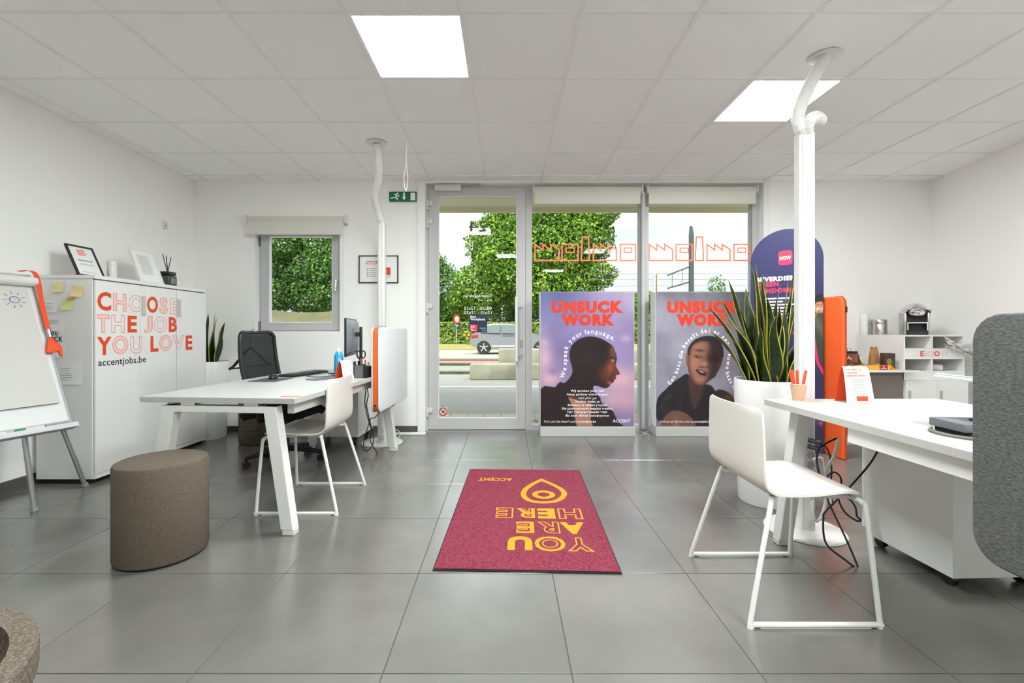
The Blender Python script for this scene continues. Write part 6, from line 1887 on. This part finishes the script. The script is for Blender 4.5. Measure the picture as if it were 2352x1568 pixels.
tree('darker tree at the left edge of the glass door view', (-6.8, 50, 0), [((0, 0, 5.0), (2.6, 2.4, 3.4)), ((-1.6, 0, 7.6), (2.2, 2, 2.4)), ((.6, 0, 2.6), (2.2, 2, 2.0))], 11000, .25, DARK, 2, .25, 4)
tree('dark bushy tree behind the hedge under the bright tree', (-.6, 53, 0), [((0, 0, 3.0), (4.0, 2.4, 2.8)), ((4.6, 0, 3.4), (4.0, 2.4, 3.0)), ((8.6, 0, 3.0), (3.2, 2, 2.6)), ((-4.2, 0, 2.6), (3, 2, 2.2))], 16000, .27, DARK, 3, .25, 2.5)
tree('small bush by the railway mast', (20.4, 44, 0), [((0, 0, 5.2), (.85, .8, 1.3)), ((-1.2, 0, 4.2), (.8, .7, .7)), ((.5, 0, 3.4), (1.5, 1, 1.4)), ((0, 0, 1.8), (2, 1.4, 1.6))], 2600, .2, DARK, 4, .1, 4)
tree('bright leafy tree behind the gap between the two poster displays', (13.6, 47, 0), [((0, 0, 2.2), (2.2, 1.8, 2.0)), ((.8, 0, 4.0), (1.4, 1.3, 1.4))], 5000, .25, BRIGHT, 5, .2, 2.5)
for k, (x, y, h, lab) in enumerate(((-21.0, 40, 1.0, 'dense green tree furthest left in the small window view'), (-17.6, 41, 1.06, 'dense green tree in the middle of the small window view'), (-14.2, 39.5, 1.0, 'dense dark tree at the right of the small window view'))):
    tree(lab, (x, y, 0), [((0, 0, 4.4), (2.5, 2, 2.0)), ((-.6, 0, 6.6), (2.6, 2, 2.2)), ((.8, 0, 8.6 * h), (2.3, 2, 2.0)), ((.2, .5, 10.6 * h), (2.0, 1.8, 1.6))], 16000, .23, DARK + [(86, 109, 56)], 10 + k, .25, 5)
# grassy bank seen in the small window
bk2 = B().sheet(lambda u, v: (-34 + 24 * u, 30 + 6 * v, -.1 + 3.3 * v ** .8 + .12 * math.sin(18 * u + 4 * v) - .7 * u * v), 24, 10)
tag(bk2.build('grass_bank', mat('overgrown_bank', (58, 68, 34), .95, rgb2=(86, 80, 54), vscale=.9, bump=1.0, bscale=8)), 'overgrown green bank below the trees in the small window', 'bank', kind='structure')
# hedge
rng = np.random.default_rng(20)
hd_ = thing('hedge', 'long clipped green hedge across the street', 'hedge', (0, 40, 0))
n = 9000
f = rng.random((n, 3)); p = np.column_stack([-12 + 36 * f[:, 0], -.9 + .25 * f[:, 1], .03 + 1.78 * f[:, 2]]); d = np.tile((0., -1., .15), (n, 1))
q = rng.random((2500, 3)); p2 = np.column_stack([-12 + 36 * q[:, 0], -.9 + 1.4 * q[:, 1], 1.78 + .06 * q[:, 2]]); d2 = np.tile((0., -.3, 1.), (2500, 1))
V, C = leaves(np.concatenate([p, p2]), np.concatenate([d, d2]), .22, [(112, 136, 60), (128, 150, 70), (96, 120, 52)], rng)
o = put('foliage', quads_mesh('foliage', V, C, M_FOL), None, hd_); o['kind'] = 'stuff'
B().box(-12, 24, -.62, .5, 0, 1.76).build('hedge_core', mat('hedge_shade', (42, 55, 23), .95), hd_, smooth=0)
# yellow wild flowers
t = thing('wild_flowers', 'tall yellow wild flowers on the grass verge', 'flowers', (-2.95, 36, 0))
for k in range(6):
    x, h = (k - 2.5) * .12, .75 + .28 * math.sin(k * 2.1)
    st = B().tube([(x * .4, 0, 0), (x, 0, h)], .02, 5).build('stem', mat('flower_stem', (86, 97, 33), .8), t)
    B().ball((x, 0, h), (.11, .11, .09), 8, 6).build('flower', mat('yellow_flower', (175, 151, 25), .7), st)
# traffic sign
t = thing('traffic_sign', 'round red and white traffic sign with a blue plate across the street', 'traffic sign', (P(1049, 733, 36).x, 36, 0), R(52))
B().tube([(0, .05, 0), (0, .05, 2.35)], .035, 10).build('post', mat('galvanised_post', (139, 140, 136), .5), t)
MSg = frame((0, 0, 2.02), (1, 0, 0), (0, 0, 1))
B().lathe([(.0, 0), (.36, 0), (.36, .02), (.0, .02)], 32, M=MSg).build('red_ring', mat('sign_red', (214, 44, 36), .5), t)
B().lathe([(.0, 0), (.225, 0), (.225, .006), (.0, .006)], 28, M=frame((0, -.0205, 2.02), (1, 0, 0), (0, 0, 1))).build('white_disc', M_WINK, t)
B().box(-.33, .33, -.01, .01, 1.36, 1.60).build('blue_plate', mat('sign_blue', (8, 65, 100), .5), t, smooth=0)
b = B().box(-.2, .2, -.015, -.011, 1.50, 1.56).box(-.05, .05, -.015, -.011, 1.40, 1.46); b.build('plate_print', M_WINK, t, smooth=0)
# railway mast and wires
t = thing('railway_mast', 'dark grey railway mast with two slanted arms in the right shop window', 'mast', (P(1588, 700, 42).x, 42, 0))
M_MAST = mat('dark_green_grey_steel', (50, 61, 61), .6)
B().hexa([(-.2, -.15, 0), (.2, -.15, 0), (.2, .15, 0), (-.2, .15, 0)], [(-.19, -.15, 9.9), (.18, -.15, 9.9), (.18, .15, 9.9), (-.19, .15, 9.9)]).hexa([(-.19, -.15, 9.9), (.18, -.15, 9.9), (.18, .15, 9.9), (-.19, .15, 9.9)], [(-.13, -.1, 10.75), (.06, -.1, 10.75), (.06, .1, 10.75), (-.13, .1, 10.75)]).build('mast_post', M_MAST, t, smooth=0)
for (x0, y0, x1, y1) in ((1533, 632, 1584, 612), (1533, 662, 1585, 647)):
    q0, q1 = P(x0, y0, 42) - Vector(t.location), P(x1, y1, 42) - Vector(t.location)
    B().tube([q0, q1], .07, 8).build('slanted_arm', M_MAST, t)
for x in (1544, 1568):
    q0, q1 = P(x, 628 if x < 1550 else 618, 42) - Vector(t.location), P(x, 657 if x < 1550 else 650, 42) - Vector(t.location)
    B().tube([q0, q1], .025, 6).build('dropper', M_MAST, t)
for k, y in enumerate((628, 641, 656, 668)):
    z = CZ + (CY - y) * 43 / F
    tag(B().tube([(-45, 43, z + .2), (-10, 43, z - .12), (20, 43, z), (50, 43, z - .1)], .02, 5).build('overhead_wire', mat('wire_grey', (94, 100, 103), .6)), ('uppermost', 'second', 'third', 'lowest')[k] + ' thin overhead railway wire above the hedge', 'wire', 'overhead railway wires')
t = thing('marker_post', 'slim grey and yellow marker post behind the mullion', 'post', (P(1505, 650, 22).x, 22, 0))
B().box(-.10, .01, -.04, .04, 0, 3.85).build('grey_board', mat('post_grey', (151, 153, 151), .6), t, smooth=0); B().box(.012, .075, -.04, .04, 2.6, 3.85).build('yellow_edge', mat('post_yellow', (110, 89, 9), .6), t, smooth=0)
# car
cr_ = thing('car', 'silver grey hatchback driving past behind the glass door', 'car', (P(1175, 800, 22).x - .0, 22.8, GZ - .02))
M_CAR = mat('grey_car_paint', (98, 100, 103), .3, metal=.1, coat=.6)
side = [(-2.0, .42), (-2.04, .62), (-2.0, .86), (-1.86, 1.0), (-1.66, 1.2), (-1.35, 1.42), (-.9, 1.50), (-.2, 1.52), (.3, 1.46), (.72, 1.25), (1.06, 1.02), (1.6, .94), (1.95, .80), (2.06, .6), (2.04, .36), (1.75, .28),
        (1.72, .36), (1.62, .55), (1.4, .66), (1.18, .55), (1.08, .36), (1.05, .26), (-1.0, .26), (-1.02, .36), (-1.12, .55), (-1.34, .66), (-1.56, .55), (-1.66, .36), (-1.7, .30)]
MCar = Matrix(((1, 0, 0, 0), (0, 0, 1, 0), (0, 1, 0, 0), (0, 0, 0, 1)))
bo = B()
nl = 9
ring_ = []
for j in range(nl):
    w_ = -1 + 2 * j / (nl - 1)
    vs = []
    for x, z in side:
        tuck = .88 - .20 * max(0, (z - .95) / .55) ** 1.1
        k_end = 1 - .10 * max(0, abs(x) - 1.7) / .35
        e_ = abs(w_)
        rise = 1 - .05 * max(0, e_ - .75) / .25
        vs.append((x * (1 - .02 * e_ ** 4), w_ * tuck * k_end, z * (rise if z > .9 else 1)))
    ring_.append(vs)
V = [p for r_ in ring_ for p in r_]; n_s = len(side)
Fq = [(j * n_s + i, j * n_s + (i + 1) % n_s, (j + 1) * n_s + (i + 1) % n_s, (j + 1) * n_s + i) for j in range(nl - 1) for i in range(n_s)]
Fq += [tuple(range(n_s - 1, -1, -1)), tuple((nl - 1) * n_s + i for i in range(n_s))]
bo.add(V, Fq).build('body', M_CAR, cr_, smooth=40)
def yy(z): return -(.88 - .20 * max(0, (z - .95) / .55) ** 1.1) - .012
M_CGL = mat('dark_car_glass', (75, 86, 84), .1, coat=.5)
for poly in ([(-1.52, 1.06), (-1.15, 1.36), (-.55, 1.42), (-.55, 1.02)], [(-.48, 1.02), (-.48, 1.42), (.12, 1.40), (.55, 1.16), (.72, 1.0)]):
    B().add([(x, yy(z), z) for x, z in poly] + [(x, yy(z) + .02, z) for x, z in poly], [(0, 1, 2, 3) if len(poly) == 4 else (0, 1, 2, 3, 4), tuple(range(2 * len(poly) - 1, len(poly) - 1, -1))] + [(i, (i + 1) % len(poly), (i + 1) % len(poly) + len(poly), i + len(poly)) for i in range(len(poly))]).build('side_window', M_CGL, cr_, smooth=0)
B().box(-1.95, -1.62, -.875, -.80, .82, .96).build('tail_light', mat('tail_light_red', (196, 36, 50), .2), cr_, bevel=(.02, 2))
B().box(-.95, .95, -.90, -.86, .36, .44).build('sill_trim', mat('pale_sill', (164, 164, 159), .3), cr_, smooth=0)
B().box(-.48, .62, -.895, -.88, .92, .95).build('chrome_line', M_CHROME, cr_, smooth=0)
for sx_, sy_ in ((-1.34, -.80), (1.40, -.80), (-1.34, .80), (1.40, .80)):
    w_ = B().lathe([(.2, -.09), (.31, -.09), (.335, -.06), (.335, .06), (.31, .09), (.2, .09)], 28, M=Matrix.Translation((sx_, sy_, .335)) @ Matrix.Rotation(R(90), 4, 'X')).build('wheel', M_RUBBER, cr_)
    B().lathe([(.0, -.02), (.22, -.02), (.235, .02), (.0, .02)], 24, M=Matrix.Translation((sx_, sy_ - .05, .335)) @ Matrix.Rotation(R(90), 4, 'X')).build('rim', mat('rim_dark', (86, 86, 87), .35, metal=.6), w_)
    sp = B()
    for k in range(5):
        a = R(72 * k + 18)
        sp.tube([(sx_, sy_ - .085, .335), (sx_ + .215 * math.cos(a), sy_ - .085, .335 + .215 * math.sin(a))], .028, 6)
    sp.build('spokes', mat('rim_silver', (170, 170, 170), .3, metal=.5), w_)
